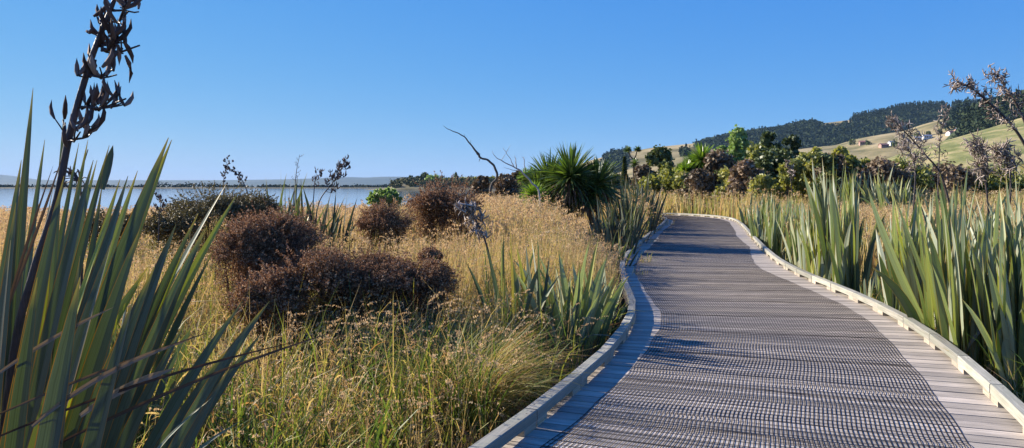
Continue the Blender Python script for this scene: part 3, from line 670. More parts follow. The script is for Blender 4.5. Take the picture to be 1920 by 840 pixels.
for (px, py, lab, s_) in ((1728, 262, 'dark tree directly behind the small white hillside house', 9), (1686, 276, 'dark tree right of the lowest white hillside house', 9), (1748, 255, 'dark tree beside the long white hillside house', 7), (1604, 272, 'dark round tree left of the red roofed hillside house', 9), (1634, 272, 'dark tree right of the red roofed hillside house', 7), (1770, 252, 'tree left of the red roofed white house on the slope', 8), (1700, 272, 'low bushy tree between the lowest white house and the small white house', 6)):
    dvec = Vector(((px-CX)/FP, 1, -(py-HY)/FP)).normalized(); hit = bB.ray_cast(Vector((0, 0, EYE)), dvec)
    l = hit[0] if hit[0] else Vector(P(px, py, 800))
    tree_thing('broadleaf_tree', l.x, l.y+8, l.z-.5, s_, s_*.55, M['leaf_dark'], lab, 'tree', 'trees around the hillside houses', n=260, size=1.3, trunk=.3)

# ---------------------------------------------------------------- flax
def pods(g, at, n, L=.075, up=1.0, spread=.7, w=.008, pale_=False):
    for k in range(n):
        a = rs.rand()*6.28; t = rs.uniform(.1, spread); L_ = L*rs.uniform(.7, 1.15)
        up = (abs(up) if rs.rand() < .6 else -abs(up)) if pale_ else up; d = np.array([math.cos(a)*math.sin(t), math.sin(a)*math.sin(t), up*math.cos(t)]); o = np.array(at)+rs.randn(3)*L*.08
        bend = np.array([math.cos(a), math.sin(a), -.2*up])*L_*.22
        pts = [o, o+d*L_*.3+bend*.6, o+d*L_*.65+bend*.7, o+d*L_]
        tube(g, pts, np.array([.5, 1, .8, .1])*w*rs.uniform(.8, 1.2), 5, tint=rs.rand())
def stalk(root, pts, r0, nclus, npod, podL=.075, pale=False, f0=.35, branch=.12, w=.008, up=1.0, seedrow=None, sides=8, rel=True):
    """pts in world; root is an Empty at a location (unrotated)"""
    o = np.array(root.location[:]); c = catmull(np.array(pts)-o, 8)
    g = Geo(); tube(g, c, np.linspace(r0, r0*.3, len(c)), sides)
    gp = Geo(); n = len(c)
    side = 1
    for k in range(nclus):
        f = f0+(1-f0)*(k+rs.uniform(.1, .9))/nclus; i = min(n-2, int(f*(n-1))); p = c[i]
        t = c[i+1]-c[i]; t /= np.linalg.norm(t); s_ = np.cross(t, rs.randn(3)); s_ /= np.linalg.norm(s_); side *= -1
        b = branch*rs.uniform(.5, 1.2)*(1.1-.4*f)
        e = p+(t*.55+s_*.8)*b; m_ = p+(t*.2+s_*.5)*b
        tube(g, [p, m_, e], [r0*.35, r0*.25, r0*.15], 5)
        for q_ in (m_, e): pods(gp, q_, max(1, npod//2), podL, up, spread=1.5 if pale else .7, w=w, pale_=pale)
    so_ = g.build('flower_stalk', M['stalk'] if not pale else M['stalk'], root, smooth=True)
    gp.build('seed_pods', M['pod_pale'] if pale else M['pod'], so_, smooth=True)

def flax(x, y, H, label, nf=6, nl=8, spread=.42, wdt=.06, mat='flax', z=None, rad=.28, group=None, dead=4, tintr=(0, .85), seed=None, extra=None, name='flax_bush', azb=None):
    k_ = x/y; y0_ = y
    if x > 2.5:
        while y < y0_*1.6 and on_walk(x, y, rad*.75+.12)[0]: y *= 1.01; x = k_*y
    H *= (y/y0_)**.9*(1.0 if label.startswith('nearest flax') else 1.06)
    z = float(gz(x, y)) if z is None else z
    root = empty(name, (x, y, z)); tag(root, label, 'flax', group)
    g = Geo(); B = []; az = []; ti = []; L = []; W = []; ro = []; cu = []; tn = []
    for f in range(nf):
        a = rs.rand()*6.28; r = rad*math.sqrt(rs.rand()); fx, fy = r*math.cos(a), r*math.sin(a); phi = rs.rand()*3.14 if azb is None else azb+rs.uniform(-1.0, .8)
        lean = rs.uniform(0, .22)
        for l in range(nl):
            u = (l+.5)/nl*2-1; th = u*spread*rs.uniform(.75, 1.15)
            B.append((fx+math.cos(phi)*u*.05, fy+math.sin(phi)*u*.05, -.05)); az.append(phi if th > 0 else phi+math.pi)
            ti.append(abs(th)*.75+.02); cu.append((rs.uniform(.0, .28)+abs(th)*.35)*(2.2 if rs.rand() < .12 else 1)); L.append(H*(1-.28*abs(u))*rs.uniform(.72, 1.04))
            W.append(wdt*rs.uniform(.75, 1.15)); ro.append(math.pi/2+rs.uniform(-.55, .55)); tn.append(min(1, rs.uniform(*tintr)+(rs.rand() < .08)*.25))
    # outward lean of each fan
    ribbons(g, np.array(B), np.array(az)+rs.uniform(-.25, .25, len(az)), ti, L, W, cu, S=8, roll=ro, fold=rs.uniform(.06, .2, len(az)), prof='flax', tint=tn, pw=1.8, twist=rs.uniform(-.7, .7, len(az)))
    if extra: extra(g, np.array([x, y, z]))
    g.build('leaves', M[mat], root)
    if dead:
        g = Geo(); n = dead
        ribbons(g, np.column_stack([rs.randn(n)*rad*.6, rs.randn(n)*rad*.6, np.zeros(n)]), rs.uniform(-1.2, 1.2, n) if x > 2.5 else rs.rand(n)*6.28, rs.uniform(.2, .6, n), H*rs.uniform(.4, .8, n), wdt*.4, rs.uniform(.8, 1.9, n), S=8, roll=rs.uniform(-1, 1, n), fold=.2, prof='flax', tint=rs.rand(n), pw=1.5)
        g.build('dead_leaves', M['flax_dead'], root)
    return root

# --- hero flax at the left edge
def hero():
    D = 2.85
    base = P(-70, 1240, D); base[2] = GZ
    root = empty('flax_bush', base); tag(root, 'largest flax bush filling the left foreground with tall dark seed stalk', 'flax', 'flax bushes in the marsh')
    o = base
    def W(px, py, d): return P(px, py, d)-o
    g = Geo()
    # (base px,py, tip px,py, depth base, depth tip, width m, tint, bow, roll)
    Ls = [(-10,1100,62,165,2.75,2.75,.052,.15,.06,1.45),(60,1120,122,190,2.9,2.95,.030,.3,.02,1.2),(-30,1150,84,262,2.85,2.9,.050,.45,.05,1.3),
      (20,1150,148,268,3.0,3.0,.045,.3,.12,1.5),(40,1150,165,262,3.1,3.2,.045,.2,.10,1.3),
      (10,1200,316,258,2.75,2.75,.085,.25,.20,1.5),(25,1210,322,262,2.82,2.80,.075,.86,.20,1.35),(-20,1150,240,330,2.7,2.6,.085,.35,.10,1.5),
      (0,1190,205,272,2.95,3.0,.055,.10,.10,1.6),(5,1150,150,335,3.1,3.1,.06,.35,.10,1.2),
      (30,1200,258,320,2.9,2.95,.055,.75,.16,1.3),(20,1200,225,336,2.95,3.0,.060,.80,.16,1.6),(10,1200,262,430,2.7,2.6,.09,.30,.12,1.5),
      (80,1150,372,400,2.9,2.9,.055,.25,.25,1.5),(70,1150,424,345,2.85,2.95,.055,.60,.34,1.1),(90,1120,447,360,2.8,2.85,.06,.84,.34,1.4),
      (110,1080,388,425,2.75,2.8,.06,.25,.28,1.5),(90,1060,385,425,2.7,2.75,.045,.5,.30,1.3),(130,1060,400,470,2.8,2.85,.045,.3,.3,1.5),
      (100,1040,455,565,2.7,2.75,.06,.4,.34,1.4),(120,1010,505,565,2.65,2.75,.07,.3,.36,1.5),(150,1000,492,622,2.65,2.7,.055,.35,.40,1.4),
      (40,1150,330,420,2.6,2.5,.085,.2,.15,1.5),(-40,1160,175,300,2.65,2.6,.075,.3,.12,1.5),(-60,1160,120,330,2.6,2.55,.075,.25,.08,1.6),
      (-80,1150,40,300,2.7,2.7,.07,.3,.05,1.5),(-90,1140,-10,240,2.8,2.8,.06,.4,.03,1.4),(-60,1100,30,380,2.5,2.45,.07,.2,.08,1.5),
      (-120,1100,-60,200,2.9,2.9,.06,.4,.02,1.4),(0,1150,290,500,2.5,2.4,.08,.2,.18,1.5),(-40,1150,210,450,2.5,2.4,.09,.28,.13,1.5),
      (20,1170,182,300,3.2,3.3,.05,.5,.15,1.3),(30,1180,280,380,3.2,3.3,.05,.7,.18,1.3),(-20,1180,100,350,3.3,3.3,.06,.6,.1,1.2),
      (60,1100,350,600,2.5,2.4,.06,.2,.3,1.4),(100,1080,420,660,2.6,2.6,.05,.3,.35,1.5),(60,1090,150,480,2.4,2.35,.07,.15,.1,1.5),(-30,1090,70,520,2.35,2.3,.075,.22,.1,1.5)]
    for k, (bx, by, tx, ty, d0, d1, w_, tn, bow, ro) in enumerate(Ls):
        B = W(bx, by, d0); B[2] = max(B[2], -.05); B[2] = min(B[2], .15)
        leaf_to(g, B, W(tx, ty, d1), w_*.95, bow, ro+rs.uniform(-.2, .2), rs.uniform(.06, .16), tn, S=14, twist=rs.uniform(-.35, .35))
    for (bx, by, tx, ty, d0, d1, w_, tn, bow, ro) in ((170,1000,480,592,2.5,2.5,.045,.45,.5,1.5),(150,1010,430,690,2.35,2.3,.05,.15,.35,1.5),(180,1000,455,785,2.3,2.25,.03,.5,1.3,1.2),(160,990,400,742,2.25,2.2,.028,.6,1.2,1.1),(60,1060,250,560,2.3,2.25,.085,.18,.2,1.5),(0,1060,150,520,2.25,2.2,.085,.22,.12,1.5),(-80,1060,20,450,2.25,2.2,.08,.12,.1,1.5),(-60,1090,205,400,2.55,2.55,.05,.83,.15,1.3),(20,1150,110,420,2.95,2.95,.05,.86,.1,1.2),(-40,1150,55,400,2.9,2.9,.04,.9,.1,1.2),(120,1090,345,470,2.9,2.9,.05,.82,.25,1.3),(80,1100,300,520,2.95,2.9,.04,.85,.2,1.0),(30,1130,240,440,3.0,3.0,.05,.83,.15,.9)):
        B = W(bx, by, d0); B[2] = min(max(B[2], -.05), .15); leaf_to(g, B, W(tx, ty, d1), w_, bow, ro, rs.uniform(.06, .16), tn, S=14, twist=rs.uniform(-.5, .5))
    # leaf with a folded tip, and one broken
    B = W(60, 1180, 2.8); B[2] = 0; T = W(192, 345, 2.8); leaf_to(g, B, T, .055, .05, 1.4, .1, .05, S=12, twist=0)
    leaf_to(g, T-np.array([0, 0, .02]), W(212, 272, 2.8), .038, .0, 1.3, .05, .05, S=5, twist=0)
    # random inner leaves
    n = 24; bx = rs.uniform(-.45, .3, n)
    ribbons(g, np.column_stack([bx, rs.uniform(-.35, .55, n), np.zeros(n)]), np.where(rs.rand(n) < .75, 0, np.pi)+rs.uniform(-.6, .6, n), rs.uniform(.0, .35, n), rs.uniform(1.0, 1.75, n), rs.uniform(.03, .06, n), rs.uniform(.05, .7, n), S=9, roll=rs.uniform(1.0, 2.1, n), fold=.12, prof='flax', tint=np.where(rs.rand(n) < .3, .84, rs.uniform(.0, .8, n)), pw=1.8, twist=rs.uniform(-.4, .4, n))
    n = 16
    ribbons(g, np.column_stack([rs.uniform(0, .35, n), rs.uniform(-.35, .45, n), np.zeros(n)]), rs.uniform(-.5, .5, n), rs.uniform(.45, .95, n), rs.uniform(.7, 1.35, n), rs.uniform(.03, .05, n), rs.uniform(.3, .9, n), S=9, roll=rs.uniform(.6, 2.1, n), fold=.12, prof='flax', tint=rs.uniform(.1, .85, n), pw=1.8, twist=rs.uniform(-.6, .6, n))
    g.build('leaves', M['flax'], root)
    g = Geo()
    for (bx, by, tx, ty, d, w_, tn, bow) in ((-40,700,118,290,2.5,.014,.3,-.1),(-60,860,100,590-280,2.45,.014,.2,.1),(-30,720,215,575,2.3,.016,.7,.25),(-20,900,640,618,2.35,.014,.15,.22),(-30,830,560,640,2.3,.012,.05,.2),(-10,780,400,420+200,2.25,.012,.4,.1),(150,780,330,690,2.3,.03,.8,.4),(60,800,350,640,2.2,.02,.6,.5)):
        leaf_to(g, W(bx, by, d), W(tx, ty, d+.1), w_*.8, bow, 1.3, .2, tn, S=12)
    n = 22
    ribbons(g, np.column_stack([rs.uniform(-.2, .4, n), rs.uniform(-.3, .3, n), rs.uniform(0, .2, n)]), rs.uniform(-1.2, 1.2, n), rs.uniform(.3, 1., n), rs.uniform(.6, 1.2, n), .014, rs.uniform(.6, 1.8, n), S=9, roll=rs.uniform(0, 2.1, n), fold=.2, prof='flax', tint=rs.rand(n), pw=1.3, twist=rs.uniform(-1.2, 1.2, n))
    g.build('dead_leaves', M['flax_dead'], root)
    # great flower stalk with clusters at the pixels of the photograph
    Ds = 2.75
    path = [P(-40, 1240, Ds), P(20, 700, Ds), P(60, 520, Ds), P(105, 380, Ds), P(130, 255, Ds), P(165, 130, Ds), P(190, 60, Ds), P(218, -10, Ds), P(250, -110, Ds)]
    c = catmull(np.array(path)-o, 8); g = Geo(); tube(g, c, np.interp(np.linspace(0, 1, len(c)), [0, .5, .8, 1], [.015, .0125, .009, .004]), 10)
    gp = Geo()
    def cl(bx, by, px, py, n, up=1, L=.085, ex=.03):
        b = W(bx, by, Ds); e = W(px, py, Ds+rs.uniform(-.08, .08)); m_ = (b+e)/2+np.array([0, 0, -.02])
        tube(g, [b, m_, e], [.005, .004, .003], 6)
        for q_ in range(max(2, int(n*.62))):
            t = rs.rand(); cpt = e+(b-e)*t*.6+np.array([rs.uniform(-ex, ex)*.8, rs.uniform(-.03, .03), rs.uniform(-.8*ex, ex*.6)])
            tube(g, [m_, (m_+cpt)/2+rs.randn(3)*.004, cpt], [.0034, .003, .0025], 4)
            pods(gp, cpt, 1, L*rs.uniform(.8, 1.2), up, spread=.8, w=.0088)
    cl(133,262,178,235,12,1); cl(130,265,118,225,8,1); cl(128,262,150,248,6,1)
    cl(150,200,236,185,11,1); cl(152,205,178,172,9,1,ex=.045); cl(158,200,205,190,7,1)
    cl(165,140,212,130,10,1,ex=.04); cl(168,145,180,112,8,1); cl(165,140,160,130,5,1)
    cl(190,90,262,85,8,-1); cl(190,85,232,62,12,1,ex=.05); cl(188,85,210,90,12,1,ex=.05); cl(200,50,180,25,3,1); cl(205,40,240,22,12,1,ex=.05); cl(212,20,250,-2,12,1,ex=.05); cl(190,95,215,70,9,1,ex=.04)
    cl(225,-30,250,-60,12,1)
    pl = W(172, 62, Ds); tube(g, [W(192, 75, Ds), W(182, 66, Ds), pl], [.004, .003, .003], 5); pods(gp, pl, 2, .06, .3)
    st_ = g.build('flower_stalk', M['stalk'], root, smooth=True); gp.build('seed_pods', M['pod'], st_, smooth=True)
    # thin dry secondary stalk among the leaves
    g = Geo(); gp = Geo(); D2 = 3.3
    tube(g, [P(150, 700, D2)-o, P(155, 420, D2)-o, P(150, 330, D2)-o, P(165, 280, D2)-o], [.006, .005, .003, .002], 6)
    for k in range(16): 
        e = P(rs.uniform(112, 176), rs.uniform(312, 350), D2)-o; tube(g, [P(150, 340, D2)-o, (e+P(150, 330, D2)-o)/2, e], [.003, .0025, .002], 4); pods(gp, e, 2, .03, rs.choice([-1, 1]), 1.2, .003)
    s2 = g.build('flower_stalk', M['stalk'], root, smooth=True); gp.build('seed_pods', M['pod'], s2, smooth=True)
hero()
GRP = 'flax bushes in the marsh'
flax(-3.6, 3.9, 1.55, 'dark flax bush just behind the largest flax at the left edge', 7, 8, .5, .06, group=GRP)
flax(-2.55, 4.6, 1.35, 'upright flax bush behind the pod stalk of the largest flax', 6, 8, .45, .05, group=GRP)
flax(-4.0, 7.4, 1.35, 'pale narrow flax bush between the left foreground flax and the water', 7, 8, .45, .04, mat='flax_pale', group=GRP)

# flax behind the brown bushes (by the lake)
def at_px(px, D): return (px-CX)/FP*D
r_ = flax(at_px(545, 12.5), 12.5, 2.15, 'flax bush in front of the lake with a thin bare stalk', 10, 8, .55, .07, group=GRP, rad=.35)
stalk(r_, [P(545, 420, 12.5), P(552, 360, 12.5), P(556, 320, 12.5), P(562, 290, 12.5)], .010, 9, 2, .03, f0=.4, branch=.10, w=.004)
r_ = flax(at_px(605, 12.2), 12.2, 1.9, 'dark flax bush in front of the lake with a heavy leaning seed head', 8, 8, .6, .07, group=GRP, rad=.25, tintr=(0, .45))
stalk(r_, [P(590, 420, 12.2), P(600, 375, 12.2), P(622, 345, 12.2), P(636, 325, 12.2), P(650, 302, 12.2)], .012, 26, 6, .075, f0=.4, branch=.16, w=.009)
stalk(r_, [P(585, 420, 12.3), P(588, 370, 12.3), P(592, 335, 12.3), P(605, 325, 12.3)], .010, 10, 5, .06, f0=.5, branch=.12, w=.008)
r_ = flax(at_px(418, 13.5), 13.5, 1.8, 'flax bush above the dark shrub with two arching dark stalks', 6, 8, .45, .045, group=GRP)
stalk(r_, [P(475, 400, 13.5), P(462, 355, 13.5), P(448, 330, 13.5), P(425, 312, 13.5)], .011, 14, 5, .05, f0=.45, branch=.10, w=.012)
stalk(r_, [P(418, 400, 13.5), P(419, 345, 13.5), P(422, 320, 13.5), P(427, 297, 13.5)], .008, 12, 5, .05, f0=.3, branch=.16, w=.012)
r_ = flax(at_px(300, 9), 9, 1.25, 'small flax bush with dark pod cluster seen beside the tall yellow tipped leaves', 5, 7, .5, .04, group=GRP)
stalk(r_, [P(297, 450, 9), P(299, 400, 9), P(303, 370, 9)], .008, 8, 6, .05, f0=.5, branch=.14, w=.008)

# centre foreground flax
r_ = flax(at_px(975, 7.4), 7.4, 1.55, 'sparse brownish flax bush in the middle of the reeds', 6, 6, .42, .065, group=GRP, dead=8, tintr=(.2, 1))
r_ = flax(at_px(1052, 7.6), 7.6, 1.5, 'flax bush beside the near curve of the left kerb', 7, 6, .5, .07, mat='flax_pale', group=GRP, dead=8, tintr=(.1, 1))
r_ = flax(at_px(1108, 8.6), 8.6, 1.2, 'low drooping flax bush touching the left kerb', 7, 6, .7, .06, mat='flax_pale', group=GRP, dead=6)
r_ = flax(at_px(930, 8.4), 8.4, 1.4, 'narrow flax bush carrying a drooping bleached seed head', 3, 5, .3, .05, group=GRP, dead=4)
stalk(r_, [P(935, 590, 8.4), P(915, 470, 8.4), P(890, 410, 8.4), P(862, 385, 8.4)], .014, 22, 8, .09, pale=True, f0=.45, branch=.14, w=.010, up=-1)
r_ = flax(at_px(975, 13), 13, 1.05, 'small flax bush below the left cabbage tree head', 4, 6, .45, .04, group=GRP)
r_ = flax(at_px(905, 13.5), 13.5, .9, 'tiny flax bush at the foot of the curved dead branch', 3, 5, .45, .04, group=GRP)
# dark flax by the far curve
GR2 = 'flax bushes left of the far bend'
flax(at_px(1168, 19.5), 19.5, 2.15, 'tall dark flax bush overhanging the left kerb before the bend', 10, 8, .35, .07, group=GR2, rad=.45, tintr=(0, .5))
flax(at_px(1192, 22), 22, 2.2, 'tallest dark flax bush closest to the bend', 10, 8, .33, .075, group=GR2, rad=.5, tintr=(0, .5))
flax(at_px(1150, 17.2), 17.2, 1.7, 'dark flax bush in front of the tall pair by the bend', 8, 8, .38, .06, group=GR2, rad=.4, tintr=(0, .6))
flax(at_px(1207, 25), 25, 1.9, 'dark flax bush at the inside of the bend', 8, 8, .45, .07, group=GR2, rad=.5, tintr=(0, .6))
flax(at_px(1138, 14.6), 14.6, 1.25, 'short flax bush below the right cabbage tree head', 6, 7, .45, .05, group=GR2, rad=.3)

# right hand row along the kerb
GR3 = 'flax bushes along the right kerb'
row = [(1885,4.9,1.35,'nearest flax bush at the right frame edge by the kerb',5,7,.6),
 (1838,5.7,1.6,'tall flax bush second from the right frame edge beside the kerb',7,7,.38),
 (1772,6.4,1.6,'flax bush third from the right frame edge with crossing leaves',7,7,.42),
 (1712,6.75,1.55,'dense pale flax bush right of the gap in the kerbside row',7,7,.30),
 (1592,9.4,1.9,'upright dark flax bush left of the gap in the kerbside row',6,7,.26),
 (1548,9.9,1.95,'pale flax bush with the tallest curved leaf in the row',7,7,.38),
 (1905,7.2,2.15,'broad yellow green flax bush leaning at the right frame edge',8,7,.50),
 (1850,8.2,1.65,'flax bush behind the kerbside row under the bleached seed bundle',7,7,.42),
 (1788,9.0,1.55,'flax bush behind the row with the dark stalk rising from it',7,7,.42),
 (1735,10.2,1.35,'flax bush behind the dense pale one',7,7,.42),
 (1655,14.5,1.45,'flax bush at the back edge of the pink reed patch',5,7,.45),
 (1632,10.8,1.0,'low flax bush in front of the pink reed patch',3,5,.5)]
for (px, D, H, lab, nf, nl, sp_) in row:
    flax(at_px(px, D), D, H, lab, nf, nl-1, min(.5, sp_), .10, mat='flax_pale', group=GR3, rad=.24, dead=2, azb=1.1)
for i, (px, D, H, lab) in enumerate([(1508,13.0,1.75,'flax bush left of the one with the tallest curved leaf'),(1478,15.2,1.7,'flax bush halfway along the far part of the right kerb'),(1450,17.8,1.75,'flax bush above the second far kerb bend on the right'),(1425,20.5,1.7,'third flax bush from the far end of the right kerb'),(1410,24,1.7,'second flax bush from the far end of the right kerb'),(1398,28,1.6,'smallest flax bush at the far end of the right kerb'),(1462,22,1.7,'flax bush behind the far part of the kerbside row'),(1520,18,1.6,'flax bush behind the row below the dark rounded shrub')]):
    flax(at_px(px, D)+.35, D, H, lab, 7, 6, .42, .09, mat='flax_pale', group=GR3, rad=.5, dead=1, azb=1.1)
# distinct tall leaves
g_extra = empty('flax_bush', (at_px(1588, 12.4), 12.4, GZ)); tag(g_extra, 'flax bush of few long bending leaves beside the kerb', 'flax', GR3)
g = Geo(); o = np.array(g_extra.location[:])
for (tx, ty, w_, bow, tn) in ((1505,316,.085,-.25,.7),(1553,352,.06,-.3,.6),(1566,345,.05,.03,.3),(1527,335,.05,-.1,.4),(1602,350,.06,.2,.2)):
    B = np.array([rs.uniform(-.12, .12), rs.uniform(-.1, .1), 0]); leaf_to(g, B, P(tx, ty, 12.3)-o, w_*1.25, bow, 1.3, .1, tn, S=12)
g.build('leaves', M['flax_pale'], g_extra)
g_extra = empty('flax_bush', (at_px(1782, 8.3), 8.3, GZ)); tag(g_extra, 'flax bush with one long leaf reaching left over the row', 'flax', GR3)
g = Geo(); o = np.array(g_extra.location[:])
for (tx, ty, w_, bow, tn) in ((1626,352,.085,-.22,.7),(1680,372,.05,-.1,.5),(1762,322,.075,.1,.1),(1815,308,.05,.15,.7),(1898,350,.05,.35,.3),(1790,360,.055,.1,.5),(1718,372,.055,0,.4)):
    B = np.array([rs.uniform(-.15, .15), rs.uniform(-.15, .15), 0]); leaf_to(g, B, P(tx, ty, 8.2)-o, w_*1.2, bow, 1.3, .1, tn, S=12)
g.build('leaves', M['flax_pale'], g_extra)
# background flax + bleached seed heads
flax(at_px(1628, 34), 34, 2.9, 'large grey flax bush behind the shrubs left of the paddock', 12, 8, .6, .12, mat='flax_pale', group=GRP, rad=1.0)
flax(at_px(1668, 33), 33, 2.7, 'grey flax bush right of the largest background flax', 10, 8, .6, .12, mat='flax_pale', group=GRP, rad=.8)
r_ = flax(at_px(1925, 9.5), 9.5, 2.1, 'flax bush carrying the two tallest seed stalks at the right edge', 8, 7, .45, .065, mat='flax_pale', group=GR3)
stalk(r_, [P(1975, 420, 9.5), P(1935, 300, 9.5), P(1900, 238, 9.5), P(1862, 200, 9.5), P(1828, 170, 9.5), P(1806, 158, 9.5), P(1787, 155, 9.5)], .022, 34, 8, .085, pale=True, f0=.3, branch=.16, w=.0062)
stalk(r_, [P(1955, 420, 9.6), P(1930, 260, 9.6), P(1908, 200, 9.6), P(1890, 172, 9.6), P(1875, 150, 9.6), P(1858, 136, 9.6)], .018, 26, 8, .085, pale=True, f0=.35, branch=.15, w=.0062)
r_ = flax(at_px(1790, 12), 12, 1.9, 'flax bush whose leaning seed stalk points up left towards the houses', 7, 7, .45, .06, mat='flax_pale', group=GR3)
stalk(r_, [P(1790, 420, 12), P(1765, 330, 12), P(1735, 290, 12), P(1707, 258, 12), P(1690, 240, 12), P(1673, 221, 12)], .018, 30, 9, .10, pale=True, f0=.35, branch=.20, w=.0066)
stalk(r_, [P(1756, 420, 12.2), P(1760, 320, 12.2), P(1762, 270, 12.2), P(1768, 230, 12.2), P(1778, 200, 12.2)], .012, 20, 6, .08, pale=True, f0=.3, branch=.14, w=.0062)
r_ = flax(at_px(1845, 10.5), 10.5, 1.8, 'flax bush holding a thick bleached bundle of split pods', 7, 7, .4, .06, mat='flax_pale', group=GR3)
stalk(r_, [P(1855, 420, 10.5), P(1848, 340, 10.5), P(1838, 300, 10.5), P(1824, 262, 10.5)], .015, 26, 12, .13, pale=True, f0=.35, branch=.13, w=.0066)
stalk(r_, [P(1890, 420, 10.2), P(1895, 340, 10.2), P(1885, 300, 10.2), P(1870, 275, 10.2)], .015, 24, 12, .13, pale=True, f0=.4, branch=.18, w=.0066)
r_ = flax(at_px(1712, 13.5), 13.5, 1.8, 'flax bush with a tangled drooping bleached seed head', 6, 7, .45, .06, mat='flax_pale', group=GR3)
stalk(r_, [P(1712, 400, 13.5), P(1716, 330, 13.5), P(1712, 295, 13.5), P(1690, 268, 13.5)], .014, 24, 10, .12, pale=True, f0=.4, branch=.20, w=.0066)
r_ = flax(at_px(1480, 30), 30, 1.7, 'distant flax bush in front of the dark rounded shrub', 5, 6, .4, .07, mat='flax_pale', group=GR3)
stalk(r_, [P(1486, 370, 30), P(1482, 330, 30), P(1478, 300, 30)], .02, 10, 6, .14, pale=True, f0=.4, branch=.2, w=.02)

# ---------------------------------------------------------------- wiry shrubs
def wiry(px, py, rpx, hpx, D, label, n=16000, mat='wiry', sz=.0115, name='wiry_shrub', group='wiry brown shrubs among the reeds', lobes=16, tw=1500, thr=0):
    n = int(n*1.7)
    """crown centre at a pixel and depth, standing on the ground"""
    c = P(px, py, D); rx = rpx/FP*D; rz = hpx/FP*D; z0 = GZ
    root = empty(name, (c[0], c[1], z0)); tag(root, label, 'shrub', group)
    cz = c[2]-z0
    g = Geo()
    n_ = 7
    for k in range(n_):
        a = rs.rand()*6.28; tube(g, [(0, 0, -.05), (math.cos(a)*rx*.3, math.sin(a)*rx*.3, cz*.5), (math.cos(a)*rx*.6, math.sin(a)*rx*.6, cz)], [.018, .012, .006], 5)
    a = rs.rand(tw)*6.28; u = rs.randn(tw, 3); u[:, 2] = np.abs(u[:, 2])*.8-.15; u /= np.linalg.norm(u, axis=1)[:, None]
    b0 = u*np.array([rx, rx, rz])*rs.uniform(.3, .9, tw)[:, None]+np.array([0, 0, cz])
    az = np.arctan2(u[:, 1], u[:, 0])+rs.randn(tw)*.5; til = np.arccos(np.clip(u[:, 2], -1, 1))+rs.randn(tw)*.35
    ribbons(g, b0, az, til, rx*rs.uniform(.18, .5, tw), .0030, rs.randn(tw)*.5, S=3, prof='twig', roll=rs.rand(tw)*3)
    g.build('stems', M['twig'], root)
    g = Geo(); per = n//(lobes+1)
    cs = [(0, 0, 0, 1.0)]
    for k in range(lobes):
        a = rs.rand()*6.28; e = rs.uniform(-.55, .85); ce = math.sqrt(1-e*e); q9 = rs.uniform(.55, .85); cs.append((math.cos(a)*ce*q9, math.sin(a)*ce*q9, e*q9, rs.uniform(.20, .46)))
    for (lx, ly, lz, lr) in cs:
        m_ = per*2 if lr == 1 else per
        u = rs.randn(m_, 3); u /= np.linalg.norm(u, axis=1)[:, None]; r = rs.rand(m_)**.33*(1+.06*rs.randn(m_)); r = np.where(rs.rand(m_) < .22, r*rs.uniform(1, 1.4, m_), r)
        if lr == 1: r = r*.80
        q_ = (np.array([lx, ly, lz])+u*(r*lr)[:, None])*np.array([rx, rx, rz])+np.array([0, 0, cz])
        lo = q_[:, 2] < cz; q_[lo, 2] = cz+(q_[lo, 2]-cz)*(cz/rz)*.9
        q_[lo, :2] *= (1-.38*((cz-q_[lo, 2])/cz).clip(0, 1))[:, None]
        q_[:, 2] = np.abs(q_[:, 2])
        cards(g, q_, sz*rs.uniform(.6, 1.3, m_), np.clip(.45+rs.randn(m_)*.28, 0, 1), 1.7)
    # loose sprays standing out of the outline
    for k in range(170):
        u = rs.randn(3); u[2] = abs(u[2])*.8-.1; u /= np.linalg.norm(u); b_ = u*np.array([rx, rx, rz])*.88+np.array([0, 0, cz]); d_ = u+rs.randn(3)*.45+np.array([0, 0, .25]); d_ /= np.linalg.norm(d_); ln = rx*rs.uniform(.12, .55); m3 = 40
        t3 = rs.rand(m3); cards(g, b_+d_*(t3*ln)[:, None]+rs.randn(m3, 3)*.012*(1.2-t3)[:, None], sz*rs.uniform(.5, 1.1, m3), np.clip(.6+rs.randn(m3)*.25, 0, 1), 1.7)
    # skirt down to the ground
    m_ = per*2; a = rs.rand(m_)*6.28; r = np.sqrt(rs.rand(m_)); q_ = np.column_stack([np.cos(a)*r*rx*.8, np.sin(a)*r*rx*.8, rs.rand(m_)*cz])
    cards(g, q_, sz*rs.uniform(.6, 1.3, m_), np.clip(.35+rs.randn(m_)*.25, 0, 1), 1.7)
    g.build('foliage', M[mat], root)
    return root
wiry(508, 462, 84, 66, 7.6, 'largest rounded reddish brown wiry shrub left of centre', 34000)
wiry(450, 485, 48, 72, 7.2, 'fuzzy pinkish brown wiry shrub at the left of the shrub group', 14000, sz=.010)
wiry(592, 535, 92, 66, 6.9, 'reddish brown wiry shrub in front of the largest one', 26000)
wiry(692, 538, 82, 62, 7.1, 'dark wiry shrub in the middle of the front group', 24000)
wiry(785, 540, 70, 50, 7.3, 'dark wiry shrub at the right end of the front group', 22000)
wiry(500, 575, 60, 60, 6.5, 'lowest wiry shrub at the left front of the group', 16000)
wiry(808, 484, 20, 17, 8.0, 'very small round wiry shrub right of the front group', 3500, sz=.010)
wiry(722, 425, 46, 42, 11.5, 'round isolated wiry shrub in the reeds in front of the lake', 15000, sz=.015)
wiry(836, 388, 62, 46, 13.5, 'tall spreading wiry shrub in front of the headland', 22000, sz=.017)
wiry(400, 402, 78, 40, 11.5, 'dark greenish shrub below the arching flax stalks', 18000, mat='wiry_green', sz=.016)
wiry(470, 395, 48, 30, 11.8, 'dark greenish shrub at the foot of the lakeside flax', 10000, mat='wiry_green', sz=.016)
